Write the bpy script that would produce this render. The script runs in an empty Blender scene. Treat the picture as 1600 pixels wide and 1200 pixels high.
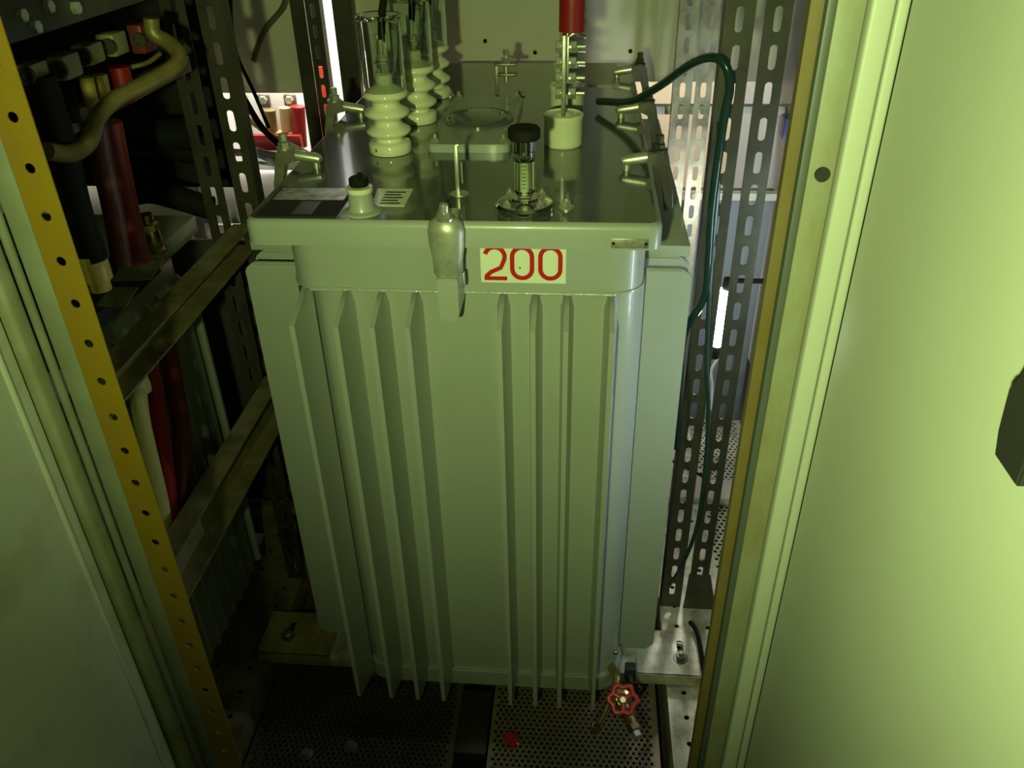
import bpy, bmesh, math, random
from mathutils import Vector, Matrix
random.seed(7)
C = bpy.context.scene
COL = C.collection
PI = math.pi

# ------------------------------------------------------------------ camera
H = 1.85                       # camera height above the perforated floor
FPX = 1300.0
RX = Vector((0.9965, 0.0276, -0.0788)); RY = Vector((0.0813, -0.5351, 0.8409)); RZ = Vector((-0.0189, -0.8444, -0.5354))
def _gs():
    # camera right / up / back axes expressed in the world
    r = Vector((RX[0], RY[0], RZ[0])).normalized()
    u = -Vector((RX[1], RY[1], RZ[1])); u = (u - r * u.dot(r)).normalized()
    return r, u, r.cross(u)
cr, cu, cb = _gs()
cam_d = bpy.data.cameras.new('camera'); cam = bpy.data.objects.new('camera', cam_d); COL.objects.link(cam)
cam_d.sensor_width = 36.0; cam_d.lens = 36.0 * FPX / 1600.0; cam_d.clip_start = 0.01
cam.matrix_world = Matrix(((cr[0], cu[0], cb[0], 0), (cr[1], cu[1], cb[1], 0), (cr[2], cu[2], cb[2], H), (0, 0, 0, 1)))
C.camera = cam
C.view_settings.view_transform = 'Standard'; C.view_settings.look = 'None'
C.view_settings.exposure = 0.0; C.view_settings.gamma = 1.0; C.view_settings.use_curve_mapping = False

def P(px, py, X=None, Y=None, Z=None):
    """world point seen at photo pixel (px, py) on the plane X=, Y= or Z="""
    a = Vector((px - 800.0, py - 600.0, FPX))
    d = cr * a[0] - cu * a[1] - cb * a[2]
    if Y is not None: return Vector((0, 0, H)) + d * (Y / d[1])
    if Z is not None: return Vector((0, 0, H)) + d * ((Z - H) / d[2])
    return Vector((0, 0, H)) + d * (X / d[0])

# ------------------------------------------------------------------ world and lights
w = bpy.data.worlds.new('world'); C.world = w; w.use_nodes = True
w.node_tree.nodes['Background'].inputs[0].default_value = (0.55, 0.8, 0.4, 1)
w.node_tree.nodes['Background'].inputs[1].default_value = 0.012

def lamp(name, kind, loc, energy, color, size=0.05, target=None, **kw):
    l = bpy.data.lights.new(name, kind); l.energy = energy; l.color = color
    if kind == 'AREA':
        l.size = size
        if 'size_y' in kw: l.shape = 'RECTANGLE'; l.size_y = kw['size_y']
    else: l.shadow_soft_size = size
    if kind == 'SPOT': l.spot_size = kw.get('angle', 1.5); l.spot_blend = kw.get('blend', 1.0)
    o = bpy.data.objects.new(name, l); COL.objects.link(o); o.location = loc
    if target is not None:
        o.rotation_euler = (Vector(target) - Vector(loc)).to_track_quat('-Z', 'Y').to_euler()
    return o
# hand torch held just beside the camera
lamp('hand_torch', 'SPOT', (-0.12, -0.22, 1.82), 80, (0.76, 1.0, 0.36), 0.02, (0.16, 1.28, 1.60), angle=math.radians(100), blend=1.0)
# work lighting in the rear aisle
lamp('rear_aisle_light', 'AREA', (-1.15, 3.15, 2.25), 60, (1.0, 0.97, 0.93), 0.5, (-1.1, 3.4, 0.9))
lamp('rear_aisle_light_far', 'AREA', (0.40, 3.2, 2.3), 42, (1.0, 0.86, 0.66), 0.4, (0.45, 3.4, 0.6))

# ------------------------------------------------------------------ materials
def mat(name, col, rough=0.5, metal=0.0, noise=0.0, nscale=12, col2=None, bump=0.0, bscale=40, coat=0.0, spec=0.5, emit=None, estr=0, stretch=None, lo=0.4, hi=0.65, rvar=0.0):
    m = bpy.data.materials.new(name); m.use_nodes = True; nt = m.node_tree; N = nt.nodes; L = nt.links
    b = N['Principled BSDF']; b.inputs['Base Color'].default_value = (*col, 1); b.inputs['Roughness'].default_value = rough
    b.inputs['Metallic'].default_value = metal; b.inputs['Coat Weight'].default_value = coat; b.inputs['Coat Roughness'].default_value = 0.06
    b.inputs['Specular IOR Level'].default_value = spec
    if emit: b.inputs['Emission Color'].default_value = (*emit, 1); b.inputs['Emission Strength'].default_value = estr
    tc = N.new('ShaderNodeTexCoord'); mp = N.new('ShaderNodeMapping'); L.new(tc.outputs['Object'], mp.inputs[0])
    if stretch: mp.inputs['Scale'].default_value = stretch
    if noise > 0 and col2:
        n = N.new('ShaderNodeTexNoise'); n.inputs['Scale'].default_value = nscale; n.inputs['Detail'].default_value = 6; n.inputs['Roughness'].default_value = 0.65
        L.new(mp.outputs[0], n.inputs['Vector'])
        r = N.new('ShaderNodeMapRange'); r.inputs['From Min'].default_value = lo; r.inputs['From Max'].default_value = hi; r.inputs['To Max'].default_value = noise
        L.new(n.outputs['Fac'], r.inputs['Value'])
        x = N.new('ShaderNodeMix'); x.data_type = 'RGBA'; x.inputs[6].default_value = (*col, 1); x.inputs[7].default_value = (*col2, 1)
        L.new(r.outputs[0], x.inputs[0]); L.new(x.outputs[2], b.inputs['Base Color'])
        if rvar:
            q = N.new('ShaderNodeMapRange'); q.inputs['To Min'].default_value = rough; q.inputs['To Max'].default_value = rough + rvar
            L.new(n.outputs['Fac'], q.inputs['Value']); L.new(q.outputs[0], b.inputs['Roughness'])
    if bump > 0:
        n2 = N.new('ShaderNodeTexNoise'); n2.inputs['Scale'].default_value = bscale; n2.inputs['Detail'].default_value = 3
        L.new(mp.outputs[0], n2.inputs['Vector'])
        bp = N.new('ShaderNodeBump'); bp.inputs['Strength'].default_value = bump; bp.inputs['Distance'].default_value = 0.002
        L.new(n2.outputs['Fac'], bp.inputs['Height']); L.new(bp.outputs[0], b.inputs['Normal'])
    return m
def glassmat(name, col, rough=0.02):
    m = bpy.data.materials.new(name); m.use_nodes = True; b = m.node_tree.nodes['Principled BSDF']
    b.inputs['Base Color'].default_value = (*col, 1); b.inputs['Roughness'].default_value = rough
    b.inputs['Transmission Weight'].default_value = 1.0; b.inputs['IOR'].default_value = 1.45
    return m
M = dict(
    paint=mat('transformer_paint', (0.38, 0.40, 0.35), 0.34, noise=0.35, nscale=5, col2=(0.33, 0.35, 0.29), bump=0.05, bscale=25, coat=0.25),
    lid=mat('shaded_lid_paint', (0.105, 0.11, 0.095), 0.10, noise=0.6, nscale=9, col2=(0.07, 0.07, 0.055), coat=0.6, rvar=0.08),  # tank paint darkened to stand in for grazing light on the lid top
    door=mat('door_paint', (0.50, 0.515, 0.44), 0.48, noise=0.5, nscale=2.2, col2=(0.45, 0.46, 0.36), bump=0.04, bscale=8),
    door_dirty=mat('door_paint_soiled', (0.60, 0.62, 0.50), 0.5, noise=0.8, nscale=5, col2=(0.40, 0.38, 0.20), lo=0.5, hi=0.72),
    jamb=mat('jamb_paint_stained', (0.20, 0.215, 0.155), 0.55, noise=0.9, nscale=9, col2=(0.17, 0.14, 0.06), stretch=(1, 1, 0.35), lo=0.45, hi=0.62),
    yellow=mat('yellow_chromate', (0.31, 0.20, 0.006), 0.42, metal=0.35, noise=0.8, nscale=14, col2=(0.30, 0.17, 0.02), bump=0.25, bscale=120),
    olive=mat('stained_yellow_brown', (0.135, 0.10, 0.032), 0.5, noise=0.8, nscale=12, col2=(0.12, 0.08, 0.02)),
    strip=mat('edge_strip_paint', (0.37, 0.38, 0.32), 0.5, bump=0.04, bscale=8),
    lidsheen=mat('painted_lid_sheen', (0.22, 0.19, 0.05), 0.3),  # colour of the yellowish reflection painted on the lid
    slate=mat('slate_paint', (0.060, 0.068, 0.064), 0.5),
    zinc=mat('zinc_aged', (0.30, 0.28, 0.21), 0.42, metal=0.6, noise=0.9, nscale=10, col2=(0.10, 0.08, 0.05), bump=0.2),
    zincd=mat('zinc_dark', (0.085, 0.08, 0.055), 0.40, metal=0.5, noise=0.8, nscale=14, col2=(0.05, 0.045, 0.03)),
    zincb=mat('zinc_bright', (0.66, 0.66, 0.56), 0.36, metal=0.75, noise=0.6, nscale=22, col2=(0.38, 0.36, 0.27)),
    galv=mat('galvanised_cap', (0.52, 0.52, 0.42), 0.38, metal=0.45, noise=0.9, nscale=26, col2=(0.34, 0.34, 0.26), bump=0.15),
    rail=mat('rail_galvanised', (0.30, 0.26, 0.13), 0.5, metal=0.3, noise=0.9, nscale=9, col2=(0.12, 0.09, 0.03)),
    plate=mat('lit_channel_galvanised', (0.78, 0.74, 0.60), 0.45, metal=0.35, noise=1.0, nscale=16, col2=(0.40, 0.34, 0.22)),  # made paler in place of lamp light on channel and rail
    perf=mat('lit_perforated_steel', (0.42, 0.33, 0.21), 0.45, metal=0.3, noise=0.7, nscale=8, col2=(0.22, 0.17, 0.11)),  # lit copy of the perforated steel, brightened in place of lamp light
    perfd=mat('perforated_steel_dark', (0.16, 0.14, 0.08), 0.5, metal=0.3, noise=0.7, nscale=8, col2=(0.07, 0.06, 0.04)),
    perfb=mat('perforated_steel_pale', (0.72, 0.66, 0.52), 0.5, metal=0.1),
    dull=mat('shaded_soiled_strip_paint', (0.22, 0.235, 0.165), 0.5, noise=0.7, nscale=10, col2=(0.15, 0.155, 0.09)), dull2=mat('shaded_soiled_flange_paint', (0.34, 0.35, 0.24), 0.5, noise=0.8, nscale=9, col2=(0.22, 0.22, 0.11)),  # soiled paint darkened to stand in for weaker light at the dim door
    footl=mat('yellowed_zinc', (0.42, 0.37, 0.13), 0.5, metal=0.2, noise=0.8, nscale=16, col2=(0.2, 0.16, 0.05)),
    chrome=mat('polished_fitting', (0.7, 0.7, 0.64), 0.16, metal=1.0),
    pit=mat('pit_dark', (0.012, 0.011, 0.009), 0.8),
    wall=mat('rear_wall_paint', (0.62, 0.60, 0.45), 0.5, noise=0.6, nscale=3, col2=(0.52, 0.50, 0.34), bump=0.1, bscale=9),
    white=mat('white_board', (0.82, 0.82, 0.80), 0.6),
    beige=mat('beige_board', (0.55, 0.50, 0.40), 0.6, noise=0.4, nscale=4, col2=(0.42, 0.37, 0.28)),
    grey=mat('grey_panel', (0.24, 0.27, 0.30), 0.5),
    cream=mat('cream_porcelain', (0.80, 0.79, 0.56), 0.13, coat=0.6),
    creamd=mat('aged_cream_plastic', (0.26, 0.25, 0.12), 0.4, noise=0.6, nscale=20, col2=(0.15, 0.13, 0.06)),
    glass=glassmat('clear_cover', (0.86, 0.92, 0.84)),
    tube=glassmat('gauge_glass', (0.92, 0.97, 0.86)),
    black=mat('black_rubber', (0.012, 0.012, 0.008), 0.65, spec=0.12),
    blackm=mat('black_matt', (0.010, 0.010, 0.008), 0.8),
    dgreen=mat('dark_green_cable', (0.012, 0.04, 0.028), 0.22, coat=0.4),
    red=mat('red_sleeve', (0.25, 0.012, 0.010), 0.33),
    reddull=mat('dull_red_cable', (0.13, 0.018, 0.008), 0.42),
    redvalve=mat('red_handwheel_paint', (0.62, 0.02, 0.03), 0.22, coat=0.6),
    signred=mat('sign_red', (0.55, 0.012, 0.012), 0.4), signwhite=mat('sign_white', (0.80, 0.82, 0.62), 0.35),
    brass=mat('brass', (0.62, 0.47, 0.20), 0.26, metal=0.95, noise=0.6, nscale=30, col2=(0.35, 0.27, 0.13)),
    yel=mat('yellow_sleeve', (0.62, 0.46, 0.10), 0.4), cy=mat('cream_cable', (0.60, 0.52, 0.17), 0.42),
    cu=mat('tarnished_copper', (0.24, 0.19, 0.06), 0.45, metal=0.35, noise=0.7, nscale=25, col2=(0.13, 0.09, 0.03)),
    whitec=mat('white_cable', (0.66, 0.66, 0.62), 0.35), lav=mat('pale_blue_box', (0.55, 0.58, 0.78), 0.5),
    tan=mat('tan_sleeve', (0.55, 0.38, 0.18), 0.5), ink=mat('print_ink', (0.02, 0.02, 0.02), 0.6),
    alu=mat('dirty_aluminium_label', (0.50, 0.49, 0.40), 0.35, metal=0.5, noise=1.0, nscale=30, col2=(0.16, 0.15, 0.10)),
    led=mat('led_tube', (1, 1, 1), 0.4, emit=(0.95, 1.0, 0.93), estr=130),
    fill_led=mat('fill_tube_cool', (1, 1, 1), 0.4, emit=(0.75, 0.95, 1.0), estr=55),  # tube of the added fill lamp
    weld=mat('weld_paint', (0.42, 0.44, 0.38), 0.13, bump=1.0, bscale=160, coat=0.9),
)

# ------------------------------------------------------------------ mesh helpers
ORG = {}
def bm_new(): return bmesh.new()
def box(bm, a, b, bev=0.0, rot=None, seg=2):
    a = Vector(a); b = Vector(b); c = (a + b) / 2; s = b - a
    t = bmesh.new(); bmesh.ops.create_cube(t, size=1.0)
    for v in t.verts: v.co = Vector((v.co[0] * s[0], v.co[1] * s[1], v.co[2] * s[2]))
    if bev: bmesh.ops.bevel(t, geom=t.edges[:], offset=bev, segments=seg, profile=0.5, affect='EDGES')
    for v in t.verts:
        if rot is not None: v.co = rot @ v.co
        v.co += c
    _merge(bm, t); return bm
def _merge(bm, t):
    me = bpy.data.meshes.new('tmp'); t.to_mesh(me); t.free(); bm.from_mesh(me); bpy.data.meshes.remove(me)
def frame(d):
    d = d.normalized(); u = Vector((0, 0, 1)) if abs(d[2]) < 0.9 else Vector((1, 0, 0))
    x = d.cross(u).normalized(); return x, x.cross(d).normalized()
def lathe(bm, base, axis, prof, n=24, phase=0.0):
    """prof: (radius, distance along axis) points"""
    base = Vector(base); axis = Vector(axis).normalized(); x, y = frame(axis); rings = []
    for r, h in prof:
        if r < 1e-6: rings.append([bm.verts.new(base + axis * h)])
        else: rings.append([bm.verts.new(base + axis * h + (x * math.cos(phase + 2 * PI * i / n) + y * math.sin(phase + 2 * PI * i / n)) * r) for i in range(n)])
    for A, B in zip(rings, rings[1:]):
        for i in range(n):
            j = (i + 1) % n
            if len(A) == 1 and len(B) == 1: continue
            if len(A) == 1: bm.faces.new((A[0], B[j], B[i]))
            elif len(B) == 1: bm.faces.new((A[i], A[j], B[0]))
            else: bm.faces.new((A[i], A[j], B[j], B[i]))
    return bm
def cyl(bm, a, b, r, n=20, r2=None):
    a = Vector(a); b = Vector(b); L = (b - a).length; r2 = r if r2 is None else r2
    return lathe(bm, a, b - a, [(0, 0), (r, 0), (r2, L), (0, L)], n)
def hexnut(bm, a, axis, r, h):
    c = r * 0.12
    return lathe(bm, a, axis, [(0, 0), (r, 0), (r, h - c), (r * 0.86, h), (0, h)], 6)
def spline(pts, k=8):
    pts = [Vector(p) for p in pts]; q = [pts[0] * 2 - pts[1]] + pts + [pts[-1] * 2 - pts[-2]]; out = []
    for i in range(1, len(q) - 2):
        p0, p1, p2, p3 = q[i - 1:i + 3]
        for t in [j / k for j in range(k)]:
            out.append(0.5 * ((2 * p1) + (p2 - p0) * t + (2 * p0 - 5 * p1 + 4 * p2 - p3) * t * t + (3 * p1 - p0 - 3 * p2 + p3) * t ** 3))
    out.append(pts[-1]); return out
def tube(bm, pts, r, n=12, k=8, smooth=True):
    pts = spline(pts, k) if smooth else [Vector(p) for p in pts]
    x = None; rings = []
    for i, p in enumerate(pts):
        d = (pts[min(i + 1, len(pts) - 1)] - pts[max(i - 1, 0)]).normalized()
        if x is None: x, y = frame(d)
        else: x = (x - d * x.dot(d)).normalized(); y = x.cross(d)
        rr = r[min(int(i / max(len(pts) - 1, 1) * (len(r) - 1) + 0.5), len(r) - 1)] if isinstance(r, (list, tuple)) else r
        rings.append([bm.verts.new(p + (x * math.cos(2 * PI * j / n) + y * math.sin(2 * PI * j / n)) * rr) for j in range(n)])
    for A, B in zip(rings, rings[1:]):
        for i in range(n): j = (i + 1) % n; bm.faces.new((A[i], A[j], B[j], B[i]))
    bm.faces.new(rings[0]); bm.faces.new(rings[-1]); return bm
def prism(bm, poly, z0, z1, tf=None):
    """extrude a polygon of (x, y) between z0 and z1; tf maps (x,y,z) to the world"""
    tf = tf or (lambda x, y, z: Vector((x, y, z)))
    A = [bm.verts.new(tf(x, y, z0)) for x, y in poly]; B = [bm.verts.new(tf(x, y, z1)) for x, y in poly]
    bm.faces.new(A); bm.faces.new(B)
    n = len(poly)
    for i in range(n): j = (i + 1) % n; bm.faces.new((A[i], A[j], B[j], B[i]))
    return bm
def rrect(x0, y0, x1, y1, r, n=6):
    out = []
    for cx, cy, a in ((x1 - r, y1 - r, 0), (x0 + r, y1 - r, 90), (x0 + r, y0 + r, 180), (x1 - r, y0 + r, 270)):
        for i in range(n + 1):
            t = math.radians(a + 90 * i / n); out.append((cx + r * math.cos(t), cy + r * math.sin(t)))
    return out
def hole_cell(bm, u0, u1, v0, v1, hu, hv, tf, t, n=16, hc=None):
    """rectangular cell with a stadium hole (half sizes hu, hv); both faces and the hole's wall"""
    cu_, cv_ = hc or ((u0 + u1) / 2, (v0 + v1) / 2); outer = []; inner = []
    for i in range(n):
        a = 2 * PI * (i + 0.5) / n if n == 8 else 2 * PI * i / n
        ca, sa = math.cos(a), math.sin(a)
        if hv >= hu: ix, iy = hu * ca, hu * sa + (hv - hu) * (1 if sa > 1e-6 else -1 if sa < -1e-6 else 0)
        else: ix, iy = hv * ca + (hu - hv) * (1 if ca > 1e-6 else -1 if ca < -1e-6 else 0), hv * sa
        inner.append((cu_ + ix, cv_ + iy))
        s = 1e9; m_ = max(abs(ca), abs(sa)); bx, by = ca / m_, sa / m_
        ox = cu_ + bx * (u1 - cu_ if bx > 0 else cu_ - u0); oy = cv_ + by * (v1 - cv_ if by > 0 else cv_ - v0)
        outer.append((ox, oy))
    OT = [bm.verts.new(tf(a, b, 0)) for a, b in outer]; IT = [bm.verts.new(tf(a, b, 0)) for a, b in inner]
    OB = [bm.verts.new(tf(a, b, t)) for a, b in outer]; IB = [bm.verts.new(tf(a, b, t)) for a, b in inner]
    for i in range(n):
        j = (i + 1) % n
        bm.faces.new((OT[i], OT[j], IT[j], IT[i])); bm.faces.new((OB[j], OB[i], IB[i], IB[j])); bm.faces.new((IT[i], IT[j], IB[j], IB[i]))
        e = 1e-6
        if (abs(outer[i][0] - u0) < e and abs(outer[j][0] - u0) < e) or (abs(outer[i][0] - u1) < e and abs(outer[j][0] - u1) < e):
            bm.faces.new((OT[j], OT[i], OB[i], OB[j]))
def strip(bm, u0, u1, v0, v1, pitch, hu, hv, tf, t, start=0.0, n=16):
    """punched strip running along v"""
    v = v0 + start
    if start > 0: hollow_block(bm, u0, u1, v0, v, tf, t)
    while v + pitch <= v1 + 1e-6: hole_cell(bm, u0, u1, v, v + pitch, hu, hv, tf, t, n); v += pitch
    if v < v1 - 1e-4: hollow_block(bm, u0, u1, v, v1, tf, t)
def hollow_block(bm, u0, u1, v0, v1, tf, t): prism(bm, [(u0, v0), (u1, v0), (u1, v1), (u0, v1)], 0, t, tf)

def build(name, bm, m, parent=None, origin=None, ang=32, label=None):
    bmesh.ops.remove_doubles(bm, verts=bm.verts[:], dist=1e-6)
    bmesh.ops.recalc_face_normals(bm, faces=bm.faces[:])
    lim = math.radians(ang)
    for f_ in bm.faces: f_.smooth = True
    for e in bm.edges:
        if len(e.link_faces) != 2 or e.calc_face_angle(0.0) > lim: e.smooth = False
    if origin is None:
        xs = [v.co[0] for v in bm.verts]; ys = [v.co[1] for v in bm.verts]; zs = [v.co[2] for v in bm.verts]
        origin = Vector(((min(xs) + max(xs)) / 2, (min(ys) + max(ys)) / 2, min(zs)))
    origin = Vector(origin)
    for v in bm.verts: v.co -= origin
    me = bpy.data.meshes.new(name); bm.to_mesh(me); bm.free(); me.materials.append(m)
    o = bpy.data.objects.new(name, me); COL.objects.link(o); ORG[o.name] = origin
    if parent is not None: o.parent = parent; o.location = origin - ORG[parent.name]
    else: o.location = origin
    if label: o['label'] = label
    return o
def tag(o, label, cat, group=None, kind=None):
    o['label'] = label; o['category'] = cat
    if group: o['group'] = group
    if kind: o['kind'] = kind
    return o
def thing(name, loc, label, cat, group=None):
    o = bpy.data.objects.new(name, None); COL.objects.link(o); o.location = loc; ORG[o.name] = Vector(loc); o.empty_display_size = 0.05
    return tag(o, label, cat, group)
def kids(o): return [c for c in COL.objects if c.parent == o]
def struct(name, bm, m, parent=None):
    o = build(name, bm, m, parent)
    if parent is None: o['kind'] = 'structure'
    return o
def dup(o, delta=None, parent='same'):
    c = o.copy(); COL.objects.link(c); ORG[c.name] = ORG[o.name] + Vector(delta or (0, 0, 0))
    if parent != 'same': c.parent = parent
    if delta: c.location = o.location + Vector(delta)
    for ch in kids(o):
        d = ch.copy(); COL.objects.link(d); d.parent = c; ORG[d.name] = ORG[ch.name] + Vector(delta or (0, 0, 0))
        for g in kids(ch): e = g.copy(); COL.objects.link(e); e.parent = d
    return c

XYZ = lambda x, y, z: Vector((x, y, z))

# ================================================================== setting
FL = 0.0
b = bm_new(); box(b, (-2.0, -0.6, -0.16), (0.9, 3.7, -0.12)); struct('floor', b, M['pit'])
b = bm_new(); box(b, (-2.0, 0.72, 2.5), (0.9, 3.7, 2.54)); struct('ceiling', b, M['wall'])
b = bm_new(); box(b, (-2.0, 3.62, -0.12), (0.9, 3.66, 2.5)); struct('wall_back', b, M['beige'])
b = bm_new(); box(b, (-1.99, 0.78, -0.12), (-1.95, 3.62, 2.5)); struct('wall_left', b, M['wall'])
b = bm_new(); box(b, (0.62, 0.80, 0.28), (0.65, 3.62, 2.5)); struct('wall_right', b, M['grey'])

# rear partition panels of the cubicle (stop 1.2 m above the floor)
def wallpanel(n, x0, x1, z0, y=2.8):
    b = bm_new(); box(b, (x0, y, z0), (x1, y + 0.025, 2.5), 0.004)
    return struct(n, b, M['wall'])
wallpanel('wall_partition', -1.95, -0.90, 1.195)
b = bm_new(); box(b, (-1.94, 2.12, 0.0), (-0.72, 2.14, 0.95), 0.003); struct('wall_low_partition', b, M['slate'])
wallpanel('wall_partition.001', -0.772, 0.61, 1.23)
# small dark screw spots on the partition
for i, (px, py) in enumerate([(758, 64), (836, 82), (985, 80)]):
    p = P(px, py, Y=2.8); b = bm_new(); hexnut(b, p + Vector((0, 0.004, 0)), (0, -1, 0), 0.007, 0.008)
    tag(build('panel_screw', b, M['black']), ['dark screw head on the rear wall over the back clamp', 'dark screw head on the rear wall between clamp and red sleeve', 'dark screw head on the rear wall beside the slotted posts'][i], 'screw', 'screws in the rear wall')

# ================================================================== front frame and doors
YF = 0.77
def punched_post(x0, x1, y, z0, z1, mt, label, start, side, r=0.0035, pitch=0.05, depth=0.004, t=0.0018):
    b = bm_new(); strip(b, x0, x1, z0, z1, pitch, r, r, lambda u, v, k: Vector((u, y + k, v)), t, start)
    xx = x0 if side < 0 else x1
    box(b, (min(xx, xx - side * t), y + t, z0), (max(xx, xx - side * t), y + depth, z1))
    return b
zh = P(345, 1143, Y=YF)[2]
b = punched_post(-0.567, -0.5285, YF, zh - 0.025 - 0.35, 2.3, M['yellow'], '', 0.0, -1, r=0.0054)
tag(build('punched_angle_post', b, M['yellow']), 'yellow chromated angle post with a row of round holes beside the dimly lit door', 'post')
b = bm_new(); box(b, (0.188, 0.787, 0.1), (0.2035, 0.80, 2.3)); box(b, (0.1995, 0.80, 0.1), (0.2035, 0.83, 2.3))
tag(build('yellow_angle_post', b, M['olive']), 'narrow yellow-brown angle post beside the brightly lit door', 'post')
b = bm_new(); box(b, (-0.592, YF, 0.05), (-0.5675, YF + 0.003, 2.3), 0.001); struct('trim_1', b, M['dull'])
b = bm_new(); box(b, (0.1985, YF + 0.002, 0.05), (0.2058, YF + 0.014, 2.3), 0.001); struct('trim_5', b, M['slate'])
# stained jamb on the bright side, with a round hole
xj0, xj1 = 0.206, 0.231
b = bm_new(); box(b, (xj0, YF + 0.002, 0.05), (xj1, YF + 0.032, 2.3), 0.003); jr = struct('trim_2', b, M['jamb'])
p = P(1285, 273, Y=YF); b = bm_new(); cyl(b, (p[0], YF + 0.004, p[2]), (p[0], YF - 0.0012, p[2]), 0.0068, 24)
build('hole_disc', b, M['blackm'], jr)  # black disc painting the dark hole in the jamb
b = bm_new(); box(b, (0.232, YF - 0.006, 0.05), (0.2515, YF + 0.03, 2.3), 0.003, seg=3); struct('trim_3', b, M['strip'])
b = bm_new(); box(b, (0.2535, YF - 0.0035, 0.05), (0.2640, YF + 0.02, 2.3), 0.0025, seg=3); struct('trim_4', b, M['strip'])
b = bm_new(); box(b, (0.2515, YF + 0.0205, 0.05), (0.30, YF + 0.034, 2.3)); struct('trim_light_stop', b, M['slate'])  # added behind the strips to stop light leaking past the door edge
# door leaves standing open towards the viewer
b = bm_new(); box(b, (0.263, 0.20, 0.05), (0.287, YF - 0.0036, 2.3), 0.004, seg=3); dr = struct('door_1', b, M['door'])
b = bm_new(); box(b, (-0.64, 0.20, 0.05), (-0.615, YF - 0.03, 2.3), 0.004, seg=3); dl = struct('door_2', b, M['door_dirty'])
b = bm_new()
box(b, (-0.622, YF - 0.028, 0.05), (-0.604, YF - 0.002, 2.3), 0.006, seg=4)
build('hinge_flange', b, M['dull2'], dl)
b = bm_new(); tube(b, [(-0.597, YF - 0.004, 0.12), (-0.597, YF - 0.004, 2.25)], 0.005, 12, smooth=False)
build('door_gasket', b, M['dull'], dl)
b = bm_new(); tube(b, [(-0.6155, YF - 0.055, 0.12), (-0.6155, YF - 0.055, 2.25)], 0.004, 12, smooth=False)
build('door_rib', b, M['door_dirty'], dl)
# handle of the bright door
hp = P(1618, 650, X=0.263)
b = bm_new()
prism(b, [(-0.030, -0.035), (0.004, -0.035), (0.010, -0.018), (0.0125, 0.012), (0.012, 0.019), (0.006, 0.019), (0.004, 0.040), (-0.004, 0.058), (-0.03, 0.062)], 0, 0.012,
      lambda x, y, z: Vector((0.262 - z, hp[1] + x * 0.9, hp[2] + y * 0.9)))
bmesh.ops.bevel(b, geom=[e for e in b.edges], offset=0.0015, segments=2, affect='EDGES')
build('door_handle', b, M['blackm'], dr, label='black lever handle housing')

# ================================================================== floor
def perforated(name, x0, x1, y0, y1, z, mt, label, px=0.0145, py=0.0126, r=0.0048, parent=None):
    b = bm_new(); n = 0; y = y0
    while y < y1:
        off = (px / 2) * (n % 2); x = x0 + off
        if off: hollow_block(b, x0, x, y, y + py, lambda u, v, k: Vector((u, v, z - k)), 0.002)
        while x + px <= x1:
            hole_cell(b, x, x + px, y, y + py, r, r, lambda u, v, k: Vector((u, v, z - k)), 0.002, 8); x += px
        if x < x1 - 1e-4: hollow_block(b, x, x1, y, y + py, lambda u, v, k: Vector((u, v, z - k)), 0.002)
        y += py; n += 1
    fr = 0.006
    box(b, (x0 - fr, y0, z - 0.03), (x0, y, z + 0.001)); box(b, (x1, y0, z - 0.03), (x1 + fr, y, z + 0.001))
    return tag(build(name, b, mt), label, 'floor plate')
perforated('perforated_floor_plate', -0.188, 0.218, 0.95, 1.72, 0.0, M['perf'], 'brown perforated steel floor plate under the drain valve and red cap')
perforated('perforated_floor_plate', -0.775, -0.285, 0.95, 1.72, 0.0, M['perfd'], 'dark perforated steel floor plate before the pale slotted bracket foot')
# floor rails running back, punched top
ZR = 0.07
def floor_rail(x0, x1, y0, y1, cols, label, m, mtl=None):
    b = bm_new(); wcol = (x1 - x0) / cols
    for i in range(cols):
        strip(b, x0 + i * wcol, x0 + (i + 1) * wcol, y0, y1, 0.0715, 0.0065, 0.0065, lambda u, v, k: Vector((u, v, ZR - k)), 0.004)
    for xx in (x0, x1 - 0.004): box(b, (xx, y0, -0.119), (xx + 0.004, y1, ZR - 0.004))
    return tag(build('floor_rail', b, m), label, 'rail')
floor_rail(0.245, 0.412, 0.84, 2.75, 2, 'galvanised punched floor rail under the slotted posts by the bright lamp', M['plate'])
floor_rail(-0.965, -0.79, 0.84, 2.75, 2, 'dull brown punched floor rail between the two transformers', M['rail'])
# transverse channel carrying the transformer: slotted feet at both ends
cy0, cy1, cz = 1.392, 1.535, 0.112
def foot(x0, x1, slx, t_, m):
    b = bm_new(); hole_cell(b, x0, x1, cy0, cy1, 0.0085, 0.030, lambda u, v, k: Vector((u, v, cz - k)), 0.006, 16, ((slx), 1.475))
    box(b, (x0, cy0, cz - 0.036), (x1, cy0 + 0.006, cz - 0.0), 0.0015); box(b, (x0, cy1 - 0.006, cz - 0.036), (x1, cy1, cz - 0.006))
    return build('slotted_foot', b, m, t_)
ch = thing('support_channel', (-0.21, 1.46, ZR), 'galvanised channel crossing under the big transformer, slotted at both ends', 'channel')
b = bm_new(); box(b, (-0.62, cy0, cz - 0.036), (0.165, cy1, cz), 0.002); build('channel_web', b, M['plate'], ch)
foot(0.165, 0.335, 0.283, ch, M['plate']); foot(-0.815, -0.62, -0.747, ch, M['footl'])
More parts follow.
